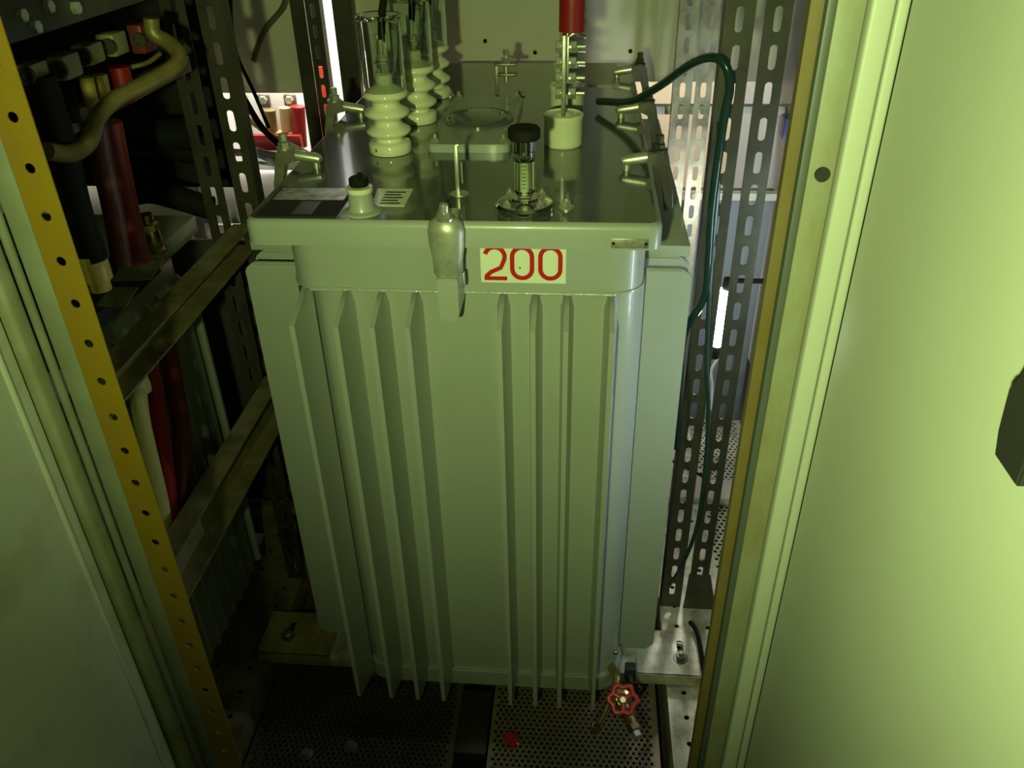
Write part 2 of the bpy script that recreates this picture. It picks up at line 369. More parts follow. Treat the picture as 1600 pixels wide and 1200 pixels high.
for x, y in ((0.281, 1.447), (-0.749, 1.452)):
    b = bm_new(); lathe(b, (x, y, cz), (0, 0, 1), [(0, 0), (0.019, 0), (0.019, 0.003), (0, 0.003)], 20); hexnut(b, (x, y, cz + 0.003), (0, 0, 1), 0.012, 0.010); cyl(b, (x, y, cz + 0.01), (x, y, cz + 0.024), 0.006, 12)
    build('anchor_bolt', b, M['zinc'], ch)
b = bm_new(); box(b, (-0.283, 1.05, -0.118), (-0.196, 1.16, -0.07)); box(b, (-0.283, 1.22, -0.118), (-0.2, 1.40, 0.0), 0.003)
tag(build('floor_beam', b, M['zincd']), 'dark brown beam stub in the gap between the two floor plates', 'beam')
# low plates by the front sill with bolts
for i, (px, py) in enumerate([(478, 1180), (548, 1168)]):
    p = P(px, py, Z=0.0); b = bm_new(); lathe(b, (p[0], p[1], 0.001), (0, 0, 1), [(0, 0), (0.017, 0), (0.017, 0.004), (0.0, 0.004)], 20); hexnut(b, (p[0], p[1], 0.005), (0, 0, 1), 0.010, 0.009)
    tag(build('floor_bolt', b, M['zinc']), ['washered bolt on the dark floor plate nearest the yellow post', 'small bolt on the dark floor plate nearer the transformer fins'][i], 'bolt', 'bolts on the floor plate')

# red cap lying on the plate
p = P(800, 1160, Z=0.003)
b = bm_new(); ax = Vector((0.75, -0.25, -0.35)); base = p + Vector((-0.012, 0.004, 0.017))
lathe(b, base, ax, [(0, -0.006), (0.010, -0.006), (0.016, 0.002), (0.017, 0.020), (0.013, 0.0275), (0, 0.0275)], 6)
lathe(b, base + ax.normalized() * 0.0275, ax, [(0.005, 0), (0.006, 0.006), (0, 0.006)], 10)
tag(build('thread_protector', b, M['redvalve']), 'small glossy red cap lying on the perforated floor plate', 'cap')

# ================================================================== main transformer
Tx0, Tx1, Ty0, Ty1 = -0.512, 0.092, 1.325, 2.44
ZB = 0.125; ZLID = 1.345; ZTOP = 1.182
T = thing('oil_transformer', (-0.21, 1.88, ZB), 'large grey oil-filled transformer with vertical cooling fins and 200 sign', 'transformer')
b = bm_new(); prism(b, rrect(Tx0 + 0.004, Ty0 + 0.012, Tx1 + 0.026, Ty1 - 0.01, 0.07, 8), ZB + 0.03, ZTOP + 0.02); build('tank', b, M['paint'], T)
b = bm_new(); prism(b, rrect(Tx0 - 0.002, Ty0, Tx1 + 0.034, Ty1, 0.075, 8), ZB, ZB + 0.045); build('bottom_rim', b, M['paint'], T)
zwr = ZTOP + 0.02
b = bm_new(); prism(b, rrect(Tx0 - 0.010, Ty0 - 0.008, Tx1 + 0.020, Ty1 + 0.01, 0.058, 8), zwr, ZLID - 0.02)
prism(b, rrect(Tx0 - 0.012, Ty0 - 0.010, Tx1 + 0.022, Ty1 + 0.012, 0.058, 8), zwr, zwr + 0.004)
build('neck_band', b, M['paint'], T)
# weld beads
def weldline(pts, r, n):
    b = bm_new(); path = spline(pts, 14); random.seed(len(pts))
    step = max(1, len(path) // n)
    tube(b, path, [r * (0.7 + 0.6 * random.random()) for _ in range(n)], 8, smooth=False); return b
wy = Ty0 - 0.010
b = weldline([(Tx0 + 0.03, wy, zwr), (-0.35, wy, zwr), (-0.2, wy, zwr), (-0.05, wy, zwr), (Tx1 - 0.03, wy, zwr)], 0.0024, 90); build('weld_bead', b, M['weld'], T)
b = weldline([(Tx0 + 0.06, Ty0 + 0.002, ZB + 0.046), (-0.35, Ty0 + 0.002, ZB + 0.046), (-0.2, Ty0 + 0.002, ZB + 0.046), (-0.05, Ty0 + 0.002, ZB + 0.046), (Tx1 - 0.03, Ty0 + 0.002, ZB + 0.046)], 0.0022, 90); build('weld_bead', b, M['weld'], T)
# fins at the front: hollow pressed blades with a sloped top and bottom
def fin_mesh(x, y_root, y_tip, zt, zb, th=0.011, slope_t=0.032, slope_b=0.045, flare=0.0125):
    """a pressed fin: narrow at the edge, flared at its root"""
    b = bm_new(); d = y_tip - y_root
    zs = [(zb - 0.0, 0.02), (zb + slope_b, 1.0), (zt - slope_t, 1.0), (zt, 0.02)]
    L = []; R_ = []
    for z, f in zs:
        yt = y_root + d * f
        L.append([b.verts.new((x - flare, y_root, z)), b.verts.new((x - th / 2, y_root + d * f * 0.38, z)), b.verts.new((x - th / 2 * 0.8, yt, z))])
        R_.append([b.verts.new((x + flare, y_root, z)), b.verts.new((x + th / 2, y_root + d * f * 0.38, z)), b.verts.new((x + th / 2 * 0.8, yt, z))])
    for A in (L, R_):
        for i in range(3):
            for j in range(2): b.faces.new((A[i][j], A[i][j + 1], A[i + 1][j + 1], A[i + 1][j]))
    for i in range(3): b.faces.new((L[i][2], L[i + 1][2], R_[i + 1][2], R_[i][2]))
    for i in (0, 3): b.faces.new((L[i][0], L[i][1], R_[i][1], R_[i][0])); b.faces.new((L[i][1], L[i][2], R_[i][2], R_[i][1]))
    return b
yr, yt = Ty0 + 0.014, 1.243
for x in (-0.500, -0.422, -0.358, -0.296, -0.137, -0.079, -0.0225, 0.0555):
    build('cooling_fin', fin_mesh(x, yr, yt, zwr - 0.004, ZB - 0.008), M['paint'], T, ang=20)
# broad side fins
def side_fin(sx):
    b = bm_new(); xr = Tx0 + 0.004 if sx < 0 else Tx1 + 0.026; xo = -0.648 if sx < 0 else 0.206
    y = 1.435; zb, zt = 0.16, zwr - 0.006; th = 0.012; k = 0.018
    ps = [(xr, zt + 0.004), (xo - sx * k, zt + 0.004), (xo, zt - k * 0.6), (xo, zb + k), (xo - sx * k, zb), (xr, zb)]
    prism(b, ps, y - th / 2, y + th / 2, lambda u, v, k_: Vector((u, k_, v)))
    bmesh.ops.bevel(b, geom=[e for e in b.edges], offset=0.003, segments=2, affect='EDGES')
    return build('side_cooling_fin', b, M['paint'], T)
for sx in (-1, 1):
    f0 = side_fin(sx)
    for i in range(1, 17): dup(f0, (0, 0.058 * i, 0))
# upper side bracket plates seen just over the side fins
for x0, x1 in ((-0.645, Tx0), (Tx1 + 0.02, 0.203)):
    b = bm_new(); box(b, (x0, 1.47, zwr + 0.006), (x1, 2.36, zwr + 0.028), 0.002); build('fin_header', b, M['paint'], T)
# lid: flat top with rolled edge and skirt
b = bm_new(); LX0, LX1, LY0, LY1 = -0.569, 0.131, 1.28, 2.53
prof = [(0.0, 0.0), (0.004, -0.0015), (0.0075, -0.005), (0.009, -0.011)]
rings = []
base = rrect(LX0 + 0.009, LY0 + 0.009, LX1 - 0.009, LY1 - 0.009, 0.016, 5)
def ring_at(off, z): return [b.verts.new((x, y, z)) for x, y in rrect(LX0 + 0.009 - off, LY0 + 0.009 - off, LX1 - 0.009 + off, LY1 - 0.009 + off, 0.016 + off, 5)]
top = ring_at(0, ZLID); b.faces.new(top); prev = top
skirt = bm_new()
lid = build('lid_plate', b, M['lid'], T)
b = bm_new(); seq = [(0.0, ZLID - 0.00005)] + [(o_, ZLID + z_) for o_, z_ in prof[1:]] + [(0.009, ZLID - 0.044), (0.003, ZLID - 0.044), (0.003, ZLID - 0.012), (-0.02, ZLID - 0.012)]
rs = [ring_at(o_, z_) for o_, z_ in seq]
for A, B in zip(rs, rs[1:]):
    for i in range(len(A)): j = (i + 1) % len(A); b.faces.new((A[i], A[j], B[j], B[i]))
b.faces.new(rs[-1]); build('lid_rim', b, M['paint'], T, ang=40)
# number sign with 200 on the neck band (its top tucks behind the lid rim)
ys = Ty0 - 0.0125
p0 = P(752, 441, Y=ys); p1 = P(884, 441, Y=ys); sx0, sx1, sz0 = p0[0], p1[0], p0[2]; sz1 = sz0 + 0.072
b = bm_new(); box(b, (sx0, ys, sz0), (sx1, ys + 0.0012, sz1)); sg = build('number_sign', b, M['signwhite'], T, label='white sign reading 200 in red')
def stroke(bm, pts, wd, y0, y1, closed=False):
    pts = [Vector((a, 0, c)) for a, c in pts]; n = len(pts); L = []; Rr = []
    for i, p in enumerate(pts):
        a = pts[(i - 1) % n] if (closed or i > 0) else p; c = pts[(i + 1) % n] if (closed or i < n - 1) else p
        d = (c - a).normalized(); nn = Vector((d[2], 0, -d[0])) * wd / 2; L.append(p + nn); Rr.append(p - nn)
    vs = [[bm.verts.new((q[0], yy, q[2])) for q in S_] for yy in (y0, y1) for S_ in (L, Rr)]
    for i in range(n if closed else n - 1):
        j = (i + 1) % n
        bm.faces.new((vs[0][i], vs[0][j], vs[1][j], vs[1][i])); bm.faces.new((vs[0][i], vs[0][j], vs[2][j], vs[2][i])); bm.faces.new((vs[1][i], vs[1][j], vs[3][j], vs[3][i]))
def arc(cx, cz_, rx, rz, a0, a1, n=14): return [(cx + rx * math.cos(math.radians(a0 + (a1 - a0) * i / n)), cz_ + rz * math.sin(math.radians(a0 + (a1 - a0) * i / n))) for i in range(n + 1)]
wpx = (sx1 - sx0) / 132.0
def sxp(px): return sx0 + (px - 752) * wpx
dh = 0.0635; zb_ = sz0 + 0.0065; sw = 7.0 * wpx
for k in (0, 1):
    cx = sxp(816.5 + 43.5 * k); rx = 15.3 * wpx; z0_, z1_ = zb_ + sw / 2 - 0.001, zb_ + dh - sw / 2
    path = arc(cx, z1_ - rx, rx, rx, 0, 180) + arc(cx, z0_ + rx, rx, rx, 180, 360)
    b = bm_new(); stroke(b, path, sw, ys - 0.0006, ys, True); build('digit', b, M['signred'], sg)
cx = sxp(774.5); rx = 15.3 * wpx; z1_ = zb_ + dh - sw / 2
path = arc(cx, z1_ - rx, rx, rx, 165, -22, 12) + [(sxp(783.5), zb_ + 0.022), (sxp(768), zb_ + 0.0135), (sxp(761.5), zb_ + 0.0065), (sxp(760.2), zb_ + 0.0022)]
b = bm_new(); stroke(b, path, sw, ys - 0.0006, ys); stroke(b, [(sxp(757.5), zb_ + 0.0018), (sxp(793), zb_ + 0.0018)], sw * 0.92, ys - 0.0008, ys); build('digit', b, M['signred'], sg)
b = bm_new(); lathe(b, (sxp(813), ys, zb_ + 0.022), (0, -1, 0), [(0, 0), (0.0018, 0), (0.0012, 0.0008), (0, 0.0008)], 7); build('dirt_spot', b, M['ink'], sg)
# small riveted tag on the lid rim
p = P(955, 373, Y=LY0 - 0.002); p2 = P(1013, 389, Y=LY0 - 0.002)
b = bm_new(); box(b, (p[0], LY0 - 0.002, p2[2]), (p2[0], LY0 + 0.0002, p[2]), 0.0006); tg = build('rivet_tag', b, M['alu'], T)
for xx in (p[0] + 0.004, p2[0] - 0.004):
    b = bm_new(); lathe(b, (xx, LY0 - 0.002, (p[2] + p2[2]) / 2), (0, -1, 0), [(0.0028, 0), (0.002, 0.0015), (0, 0.002)], 12); build('rivet', b, M['black'], tg)
# name plate and caution label lying on the lid
def flat(name, poly, m, par, z0=ZLID, t=0.0016):
    b = bm_new(); prism(b, poly, z0, z0 + t); return build(name, b, m, par)
np_ = flat('name_plate', [(-0.550, 1.296), (-0.412, 1.296), (-0.412, 1.44), (-0.550, 1.44)], M['blackm'], T)
flat('plate_text_field', [(-0.546, 1.375), (-0.418, 1.375), (-0.418, 1.436), (-0.546, 1.436)], M['alu'], np_, ZLID + 0.0016, 0.0006)
flat('plate_text_field', [(-0.49, 1.305), (-0.455, 1.305), (-0.455, 1.367), (-0.49, 1.367)], M['zincd'], np_, ZLID + 0.0016, 0.0006)
lb = flat('caution_label', [(-0.364, 1.352), (-0.306, 1.352), (-0.306, 1.44), (-0.372, 1.44)], M['signwhite'], T, ZLID, 0.0008)
for k in range(5):
    flat('text_line', [(-0.352, 1.362 + k * 0.014), (-0.316 - 0.006 * (k % 2), 1.362 + k * 0.014), (-0.316 - 0.006 * (k % 2), 1.368 + k * 0.014), (-0.352, 1.368 + k * 0.014)], M['ink'], lb, ZLID + 0.0008, 0.0002)
# drain/plug socket on the lid front
px_, py_ = -0.373, 1.325
b = bm_new(); lathe(b, (px_, py_, ZLID), (0, 0, 1), [(0.033, 0), (0.031, 0.003), (0.024, 0.006), (0.0215, 0.012), (0.020, 0.036), (0, 0.036)], 28); sp = build('filler_socket', b, M['paint'], T)
b = bm_new(); lathe(b, (px_, py_, ZLID + 0.036), (0, 0, 1), [(0.0215, 0), (0.022, 0.002), (0.022, 0.008), (0.0, 0.010)], 28); build('cream_washer', b, M['cream'], sp)
b = bm_new(); lathe(b, (px_, py_, ZLID + 0.046), (0, 0, 1), [(0.0155, 0), (0.0165, 0.003), (0.0165, 0.012), (0.0145, 0.014), (0, 0.014)], 20); box(b, (px_ - 0.004, py_ - 0.015, ZLID + 0.058), (px_ + 0.004, py_ + 0.015, ZLID + 0.064), 0.0015); build('dark_cap', b, M['black'], sp)
# hand-hole: raised rectangular collar plate with round cover
hx0, hx1, hy0, hy1 = -0.318, -0.150, 1.66, 2.06
b = bm_new(); prism(b, rrect(hx0, hy0, hx1, hy1, 0.015, 4), ZLID, ZLID + 0.016); bmesh.ops.bevel(b, geom=[e for e in b.edges if abs(e.verts[0].co[2] - e.verts[1].co[2]) < 1e-6 and e.verts[0].co[2] > ZLID + 0.01], offset=0.002, segments=2, affect='EDGES')
hh = build('hand_hole_plate', b, M['paint'], T)
b = bm_new(); lathe(b, ((hx0 + hx1) / 2, 1.85, ZLID + 0.016), (0, 0, 1), [(0.079, 0), (0.079, 0.004), (0.074, 0.007), (0.066, 0.005), (0.062, 0.009), (0.04, 0.012), (0, 0.012)], 48); build('hand_hole_cover', b, M['lid'], hh)
for x, y in ((hx0 + 0.014, 1.68), (hx1 - 0.014, 1.68), (hx0 + 0.014, 2.04), (hx1 - 0.014, 2.04)):
    b = bm_new(); hexnut(b, (x, y, ZLID + 0.016), (0, 0, 1), 0.008, 0.008); cyl(b, (x, y, ZLID + 0.02), (x, y, ZLID + 0.032), 0.004, 10); build('cover_bolt', b, M['zincb'], hh)
# stay rod in front of the hand hole
p = P(718, 303, Z=ZLID); q = P(718, 226, Y=p[1])
b = bm_new(); lathe(b, (p[0], p[1], ZLID), (0, 0, 1), [(0.017, 0), (0.016, 0.002), (0.005, 0.004), (0, 0.004)], 20)
box(b, (p[0] - 0.006, p[1] - 0.003, ZLID + 0.003), (p[0] + 0.001, p[1] + 0.003, q[2]), 0.001); box(b, (p[0] - 0.006, p[1] - 0.003, q[2] - 0.004), (p[0] + 0.004, p[1] + 0.012, q[2] + 0.001), 0.001)
cyl(b, (p[0] + 0.006, p[1], ZLID + 0.02), (p[0] + 0.006, p[1], q[2] - 0.03), 0.0018, 8)
build('stay_rod', b, M['zincb'], T)
# rear bracket with pinch clamp
p = P(777, 150, Z=ZLID); q = P(777, 98, Y=p[1])
b = bm_new(); box(b, (p[0] - 0.005, p[1] - 0.003, ZLID), (p[0] + 0.004, p[1] + 0.003, q[2]), 0.001)
box(b, (p[0] - 0.004, p[1] - 0.012, q[2] - 0.006), (p[0] + 0.050, p[1] + 0.012, q[2]), 0.002); box(b, (p[0] + 0.002, p[1] - 0.012, q[2] - 0.030), (p[0] + 0.050, p[1] + 0.012, q[2] - 0.024), 0.002)
br = build('rear_bracket', b, M['zinc'], T)
b = bm_new(); cyl(b, (p[0] + 0.024, p[1], q[2] - 0.045), (p[0] + 0.024, p[1], q[2] + 0.025), 0.006, 12); hexnut(b, (p[0] + 0.024, p[1], q[2]), (0, 0, 1), 0.013, 0.012); hexnut(b, (p[0] + 0.024, p[1], q[2] + 0.018), (0, 0, 1), 0.009, 0.012); build('clamp_bolt', b, M['zincb'], br)
# scattered lid studs
for px, py, r in ((812, 150, 0.010), (703, 150, 0.008), (885, 325, 0.009)):
    p = P(px, py, Z=ZLID); b = bm_new(); lathe(b, p, (0, 0, 1), [(r * 1.5, 0), (r * 1.5, 0.003), (0, 0.003)], 16); hexnut(b, p + Vector((0, 0, 0.003)), (0, 0, 1), r, 0.010); lathe(b, p + Vector((0, 0, 0.013)), (0, 0, 1), [(r * 0.5, 0), (r * 0.4, 0.004), (0, 0.006)], 10)
    build('lid_bolt', b, M['zincb'], T)
# thermometer gauge
gx, gy = -0.0975, 1.345
b = bm_new(); lathe(b, (gx, gy, ZLID), (0, 0, 1), [(0.049, 0), (0.050, 0.004), (0.050, 0.010), (0.046, 0.014), (0.030, 0.015), (0.024, 0.018), (0.022, 0.022), (0, 0.022)], 40); gg = build('thermometer', b, M['chrome'], T)
for a in range(4):
    t_ = PI / 4 + a * PI / 2; b = bm_new(); q = (gx + 0.039 * math.cos(t_), gy + 0.039 * math.sin(t_), ZLID + 0.014); hexnut(b, q, (0, 0, 1), 0.007, 0.007); cyl(b, q, (q[0], q[1], q[2] + 0.012), 0.0035, 10); build('flange_screw', b, M['zincb'], gg)
b = bm_new(); lathe(b, (gx, gy, ZLID + 0.022), (0, 0, 1), [(0, 0.001), (0.012, 0.002), (0.0175, 0.012), (0.0175, 0.09), (0.0158, 0.09), (0.0158, 0.013), (0.010, 0.004), (0, 0.003)], 28); build('glass_tube', b, M['tube'], gg)
b = bm_new(); cyl(b, (gx, gy, ZLID + 0.024), (gx, gy, ZLID + 0.108), 0.0075, 16); st = build('scale_stem', b, M['cream'], gg)
b = bm_new()
for k in range(9): box(b, (gx - 0.004, gy - 0.0079, ZLID + 0.04 + k * 0.006), (gx + 0.003, gy - 0.0072, ZLID + 0.041 + k * 0.006))
build('scale_mark', b, M['ink'], st)
b = bm_new(); R0 = 0.0185
lathe(b, (gx, gy, ZLID + 0.088), (0, 0, 1), [(0.0165, -0.004), (0.018, 0), (R0, 0.002), (R0, 0.012), (R0 - 0.0012, 0.013), (R0, 0.014), (R0, 0.030), (0, 0.031)], 40); cp = build('gauge_cap', b, M['chrome'], gg)
b = bm_new(); lathe(b, (gx, gy, ZLID + 0.119), (0, 0, 1), [(0, 0), (0.024, 0), (0.0265, 0.003), (0.0265, 0.016), (0.024, 0.019), (0.012, 0.0195), (0, 0.0195)], 40); build('dark_head', b, M['black'], gg)
b = bm_new()
for k in range(36):
    t_ = 2 * PI * k / 36; c_, s_ = math.cos(t_), math.sin(t_); box(b, (gx + c_ * R0 - 0.0009, gy + s_ * R0 - 0.0009, ZLID + 0.092), (gx + c_ * R0 + 0.0009, gy + s_ * R0 + 0.0009, ZLID + 0.098))
build('knurl_ring', b, M['zincd'], cp)

# high-voltage bushings with clear terminal covers
def hv_bushing(x, y, s=1.0):
    R = 0.0445 * s; z = ZLID; b = bm_new()
    pr = [(0.030, 0), (0.0415, 0.001), (0.043, 0.004), (0.043, 0.018), (0.040, 0.0225), (0.029, 0.0245), (0.027, 0.029), (0.027, 0.030)]
    zz = 0.030
    for k in range(3):
        pr += [(0.029, zz + 0.002), (0.0415, zz + 0.008), (0.0445, zz + 0.012), (0.0440, zz + 0.0165), (0.034, zz + 0.0235), (0.0275, zz + 0.028), (0.0265, zz + 0.0345)]; zz += 0.0355
    pr = pr[:-1]; zz -= 0.008; pr += [(0.020, zz + 0.004), (0.0165, zz + 0.007), (0.0165, zz + 0.024), (0.012, zz + 0.027), (0, zz + 0.027)]
    lathe(b, (x, y, z), (0, 0, 1), [(r * s, h * s) for r, h in pr], 40); bu = build('high_voltage_bushing', b, M['cream'], T, ang=50)
    zt = z + (zz - 0.006) * s
    b = bm_new(); h = 0.137 * s; Ro = 0.0415 * s
    lathe(b, (x, y, zt), (0, 0, 1), [(Ro, 0), (Ro, h - 0.008), (Ro - 0.004, h), (0, h), (0, h - 0.003), (Ro - 0.006, h - 0.003), (Ro - 0.0032, h - 0.009), (Ro - 0.0032, 0), (Ro, 0)], 32); lathe(b, (x, y, zt + h - 0.008), (0, 0, 1), [(Ro, 0), (Ro + 0.002, 0.002), (Ro + 0.002, 0.006), (Ro - 0.002, 0.009), (Ro - 0.002, 0)], 32); build('clear_cover', b, M['glass'], bu)
    b = bm_new(); zc_ = zt + 0.03 * s
    cyl(b, (x, y, zc_), (x, y, zc_ + 0.065 * s), 0.006, 14); hexnut(b, (x, y, zc_ + 0.012), (0, 0, 1), 0.012, 0.009); hexnut(b, (x, y, zc_ + 0.026), (0, 0, 1), 0.012, 0.008)
    lathe(b, (x, y, zc_ + 0.022), (0, 0, 1), [(0.016, 0), (0.016, 0.003), (0, 0.003)], 20); box(b, (x - 0.011, y + 0.004, zc_ + 0.03), (x + 0.011, y + 0.009, zc_ + 0.075), 0.002)
    build('terminal_stud', b, M['zincb'], bu)
    b = bm_new(); tube(b, [(x + 0.002, y + 0.006, zc_ + 0.06), (x + 0.004, y + 0.014, zc_ + 0.10), (x + 0.012, y + 0.06, zc_ + 0.17), (x + 0.02, y + 0.14, zc_ + 0.30), (x + 0.03, y + 0.2, zc_ + 0.9)], 0.0075, 12); build('lead_cable', b, M['black'], bu)
    return bu
bu = hv_bushing(-0.394, 1.665)
b = bm_new()
for k in range(5): box(b, (-0.394 - 0.022 + k * 0.0062, 1.665 - 0.0425 + 0.0012 * (4 - k) , ZLID + 0.010), (-0.394 - 0.018 + k * 0.0062, 1.665 - 0.0385, ZLID + 0.016))
build('printed_mark', b, M['ink'], bu)
hv_bushing(-0.378, 1.895); hv_bushing(-0.380, 2.125)

# low-voltage bushings: cream cylinders with an upright flag terminal
def lv_bushing(x, y, front):
    z = ZLID; b = bm_new()
    lathe(b, (x, y, z), (0, 0, 1), [(0.036, 0), (0.039, 0.002), (0.0395, 0.006), (0.0395, 0.052), (0.041, 0.056), (0.041, 0.062), (0.038, 0.064), (0.036, 0.061), (0.02, 0.060), (0.014, 0.066), (0, 0.068)], 40); lv = build('low_voltage_bushing', b, M['cream'], T, ang=50)
    b = bm_new(); box(b, (x - 0.0045, y - 0.022, z + 0.062), (x + 0.0045, y + 0.022, z + 0.215), 0.0015); ft = build('flag_terminal', b, M['zincb'] if not front else M['alu'], lv)
    b = bm_new(); box(b, (x + 0.0055, y - 0.018, z + 0.125), (x + 0.0095, y + 0.018, z + 0.212), 0.001); box(b, (x + 0.0055, y - 0.016, z + 0.212), (x + 0.022, y + 0.016, z + 0.216), 0.001, Matrix.Rotation(-0.6, 3, 'Y'))
    build('cable_lug', b, M['zincb'], lv)
    for k in range(4):
        zz = z + 0.105 + k * 0.029
        for yy in (-0.010,):
            b = bm_new(); hexnut(b, (x - 0.0045, y + yy, zz), (-1, 0, 0), 0.0115, 0.012); lathe(b, (x - 0.0045, y + yy, zz), (-1, 0, 0), [(0.0105, 0), (0.0105, 0.002), (0, 0.002)], 16)
            lathe(b, (x + 0.0095, y + yy, zz), (1, 0, 0), [(0.0105, 0), (0.0105, 0.004), (0, 0.004)], 16); hexnut(b, (x + 0.0135, y + yy, zz), (1, 0, 0), 0.0115, 0.011); cyl(b, (x + 0.02, y + yy, zz), (x + 0.041, y + yy, zz), 0.0038, 10)
            build('terminal_bolt', b, M['zincb'], lv)
    return lv
LVX = -0.044
for i, y in enumerate((1.72, 1.975, 2.2)): lv_bushing(LVX, y, i == 0)
p = P(893, 45, Y=1.72)
b = bm_new(); tube(b, [(p[0], 1.72, p[2] - 0.004), (p[0] + 0.001, 1.72, p[2] + 0.12), (p[0] + 0.004, 1.75, p[2] + 0.35), (p[0], 1.8, 2.48)], 0.0245, 24); tag(build('red_sleeved_cable', b, M['red']), 'thick cable in a red sleeve rising from the front low-voltage terminal', 'cable')

# lid clamps
def side_clamp(x, y, sx, m1, m2):
    """clamp hooked over the lid edge; sx=+1 on the lamp side, -1 on the other"""
    k = -sx; e = LX1 if sx > 0 else LX0; z = ZLID
    b = bm_new()
    pts = [(e + k * 0.016, z + 0.034), (e + sx * 0.012, z + 0.041), (e + sx * 0.026, z + 0.030), (e + sx * 0.038, z - 0.03), (e + sx * 0.043, z - 0.074), (e + sx * 0.026, z - 0.080), (e + sx * 0.020, z - 0.02), (e + sx * 0.010, z + 0.010), (e + k * 0.016, z + 0.014)]
    prism(b, pts, y - 0.011, y + 0.011, lambda u, v, q: Vector((u, q, v))); bmesh.ops.bevel(b, geom=b.edges[:], offset=0.003, segments=2, affect='EDGES')
    cl = build('lid_clamp', b, m1, T)
    b = bm_new(); lathe(b, (e + k * 0.045, y, z + 0.019), (k, 0, -0.16), [(0, -0.045), (0.0105, -0.042), (0.0105, 0.006), (0.0085, 0.014), (0.004, 0.018), (0, 0.019)], 16); lathe(b, (e + k * 0.050, y, z), (0, 0, 1), [(0.008, 0), (0.007, 0.012), (0, 0.012)], 12); build('clamp_finger', b, M['zincb'], cl)
    b = bm_new(); bx = e + sx * 0.008
    lathe(b, (bx, y, z + 0.036), (0, 0, 1), [(0.016, 0), (0.016, 0.004), (0, 0.004)], 20); hexnut(b, (bx, y, z + 0.040), (0, 0, 1), 0.012, 0.010); hexnut(b, (bx, y, z + 0.052), (0, 0, 1), 0.0085, 0.014); build('clamp_bolt', b, m2, cl)
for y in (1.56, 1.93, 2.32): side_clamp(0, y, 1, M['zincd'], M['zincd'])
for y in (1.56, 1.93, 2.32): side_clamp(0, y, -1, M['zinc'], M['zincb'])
# front clamp: rounded galvanised cap over a painted lug
fx, fy = P(699, 400, Y=1.262)[0], 1.262
b = bm_new(); prof_f = [(0.0, ZLID + 0.014), (0.019, ZLID + 0.014), (0.027, ZLID + 0.007), (0.0305, ZLID - 0.006), (0.0295, ZLID - 0.030), (0.0255, ZLID - 0.058), (0.0245, ZLID - 0.082), (0.022, ZLID - 0.086), (0, ZLID - 0.086)]
lathe(b, (fx, fy, 0), (0, 0, 1), prof_f, 32)
for v in b.verts: v.co[1] = fy + (v.co[1] - fy) * 0.7 + 0.002
box(b, (fx - 0.019, fy, ZLID - 0.002), (fx + 0.019, fy + 0.052, ZLID + 0.014), 0.004)
fc = build('front_lid_clamp', b, M['galv'], T, ang=40)
b = bm_new(); lathe(b, (fx, fy - 0.004, ZLID + 0.014), (0, 0, 1), [(0.015, 0), (0.015, 0.004), (0, 0.004)], 20); hexnut(b, (fx, fy - 0.004, ZLID + 0.018), (0, 0, 1), 0.011, 0.008); lathe(b, (fx, fy - 0.004, ZLID + 0.026), (0, 0, 1), [(0.008, 0), (0.008, 0.012), (0.006, 0.015), (0, 0.015)], 12); build('clamp_bolt', b, M['zincb'], fc)
b = bm_new(); prism(b, [(-0.018, ZLID - 0.084), (0.018, ZLID - 0.084), (0.0165, ZLID - 0.155), (0.013, ZLID - 0.163), (-0.013, ZLID - 0.163), (-0.0165, ZLID - 0.155)], fy - 0.022, Ty0, lambda u, v, q: Vector((fx + u, q, v))); bmesh.ops.bevel(b, geom=b.edges[:], offset=0.002, segments=2, affect='EDGES'); build('painted_lug', b, M['paint'], fc)
b = bm_new(); lathe(b, (fx + 0.021, fy, ZLID - 0.108), (0, 0, 1), [(0, 0), (0.006, 0.002), (0.007, 0.008), (0.0065, 0.028), (0, 0.03)], 14); build('lug_pin', b, M['zincb'], fc)

# drain valve at the lower corner
vp = P(973, 1093, Y=1.20)
V_ax = Vector((0.0, -0.62, 0.78)).normalized()
b = bm_new(); c0 = Vector((0.088, 1.335, 0.20)); body = vp - V_ax * 0.055
tube(b, [(0.10, 1.36, 0.175), (0.112, 1.31, 0.19), (0.100, 1.25, 0.185), tuple(body)], 0.011, 14); vt = build('drain_valve', b, M['brass'], T)
b = bm_new(); lathe(b, body, V_ax, [(0, -0.024), (0.021, -0.022), (0.025, 0), (0.022, 0.014), (0.012, 0.018), (0.012, 0.03), (0.005, 0.032), (0.005, 0.058), (0, 0.058)], 20); hexnut(b, body + V_ax * 0.014, V_ax, 0.016, 0.010); build('valve_body', b, M['brass'], vt)
b = bm_new(); x_, y_ = frame(V_ax); n = 60; ring = []
for i in range(n):
    t_ = 2 * PI * i / n; R_ = 0.0285 + 0.0033 * math.cos(6 * t_); r_ = 0.0064
    ring.append([b.verts.new(vp + (x_ * math.cos(t_) + y_ * math.sin(t_)) * (R_ + r_ * math.cos(s_)) + V_ax * r_ * math.sin(s_)) for s_ in [2 * PI * q / 10 for q in range(10)]])
for i in range(n):
    A, B = ring[i], ring[(i + 1) % n]
    for q in range(10): b.faces.new((A[q], A[(q + 1) % 10], B[(q + 1) % 10], B[q]))
for k in range(3):
    t_ = 2 * PI * k / 3 + 0.5; d_ = x_ * math.cos(t_) + y_ * math.sin(t_); cyl(b, vp + d_ * 0.006, vp + d_ * 0.027, 0.005, 10)
lathe(b, vp - V_ax * 0.006, V_ax, [(0.010, 0), (0.011, 0.006), (0.0085, 0.011), (0, 0.011)], 20); build('handwheel', b, M['redvalve'], vt, label='red six-lobed handwheel')
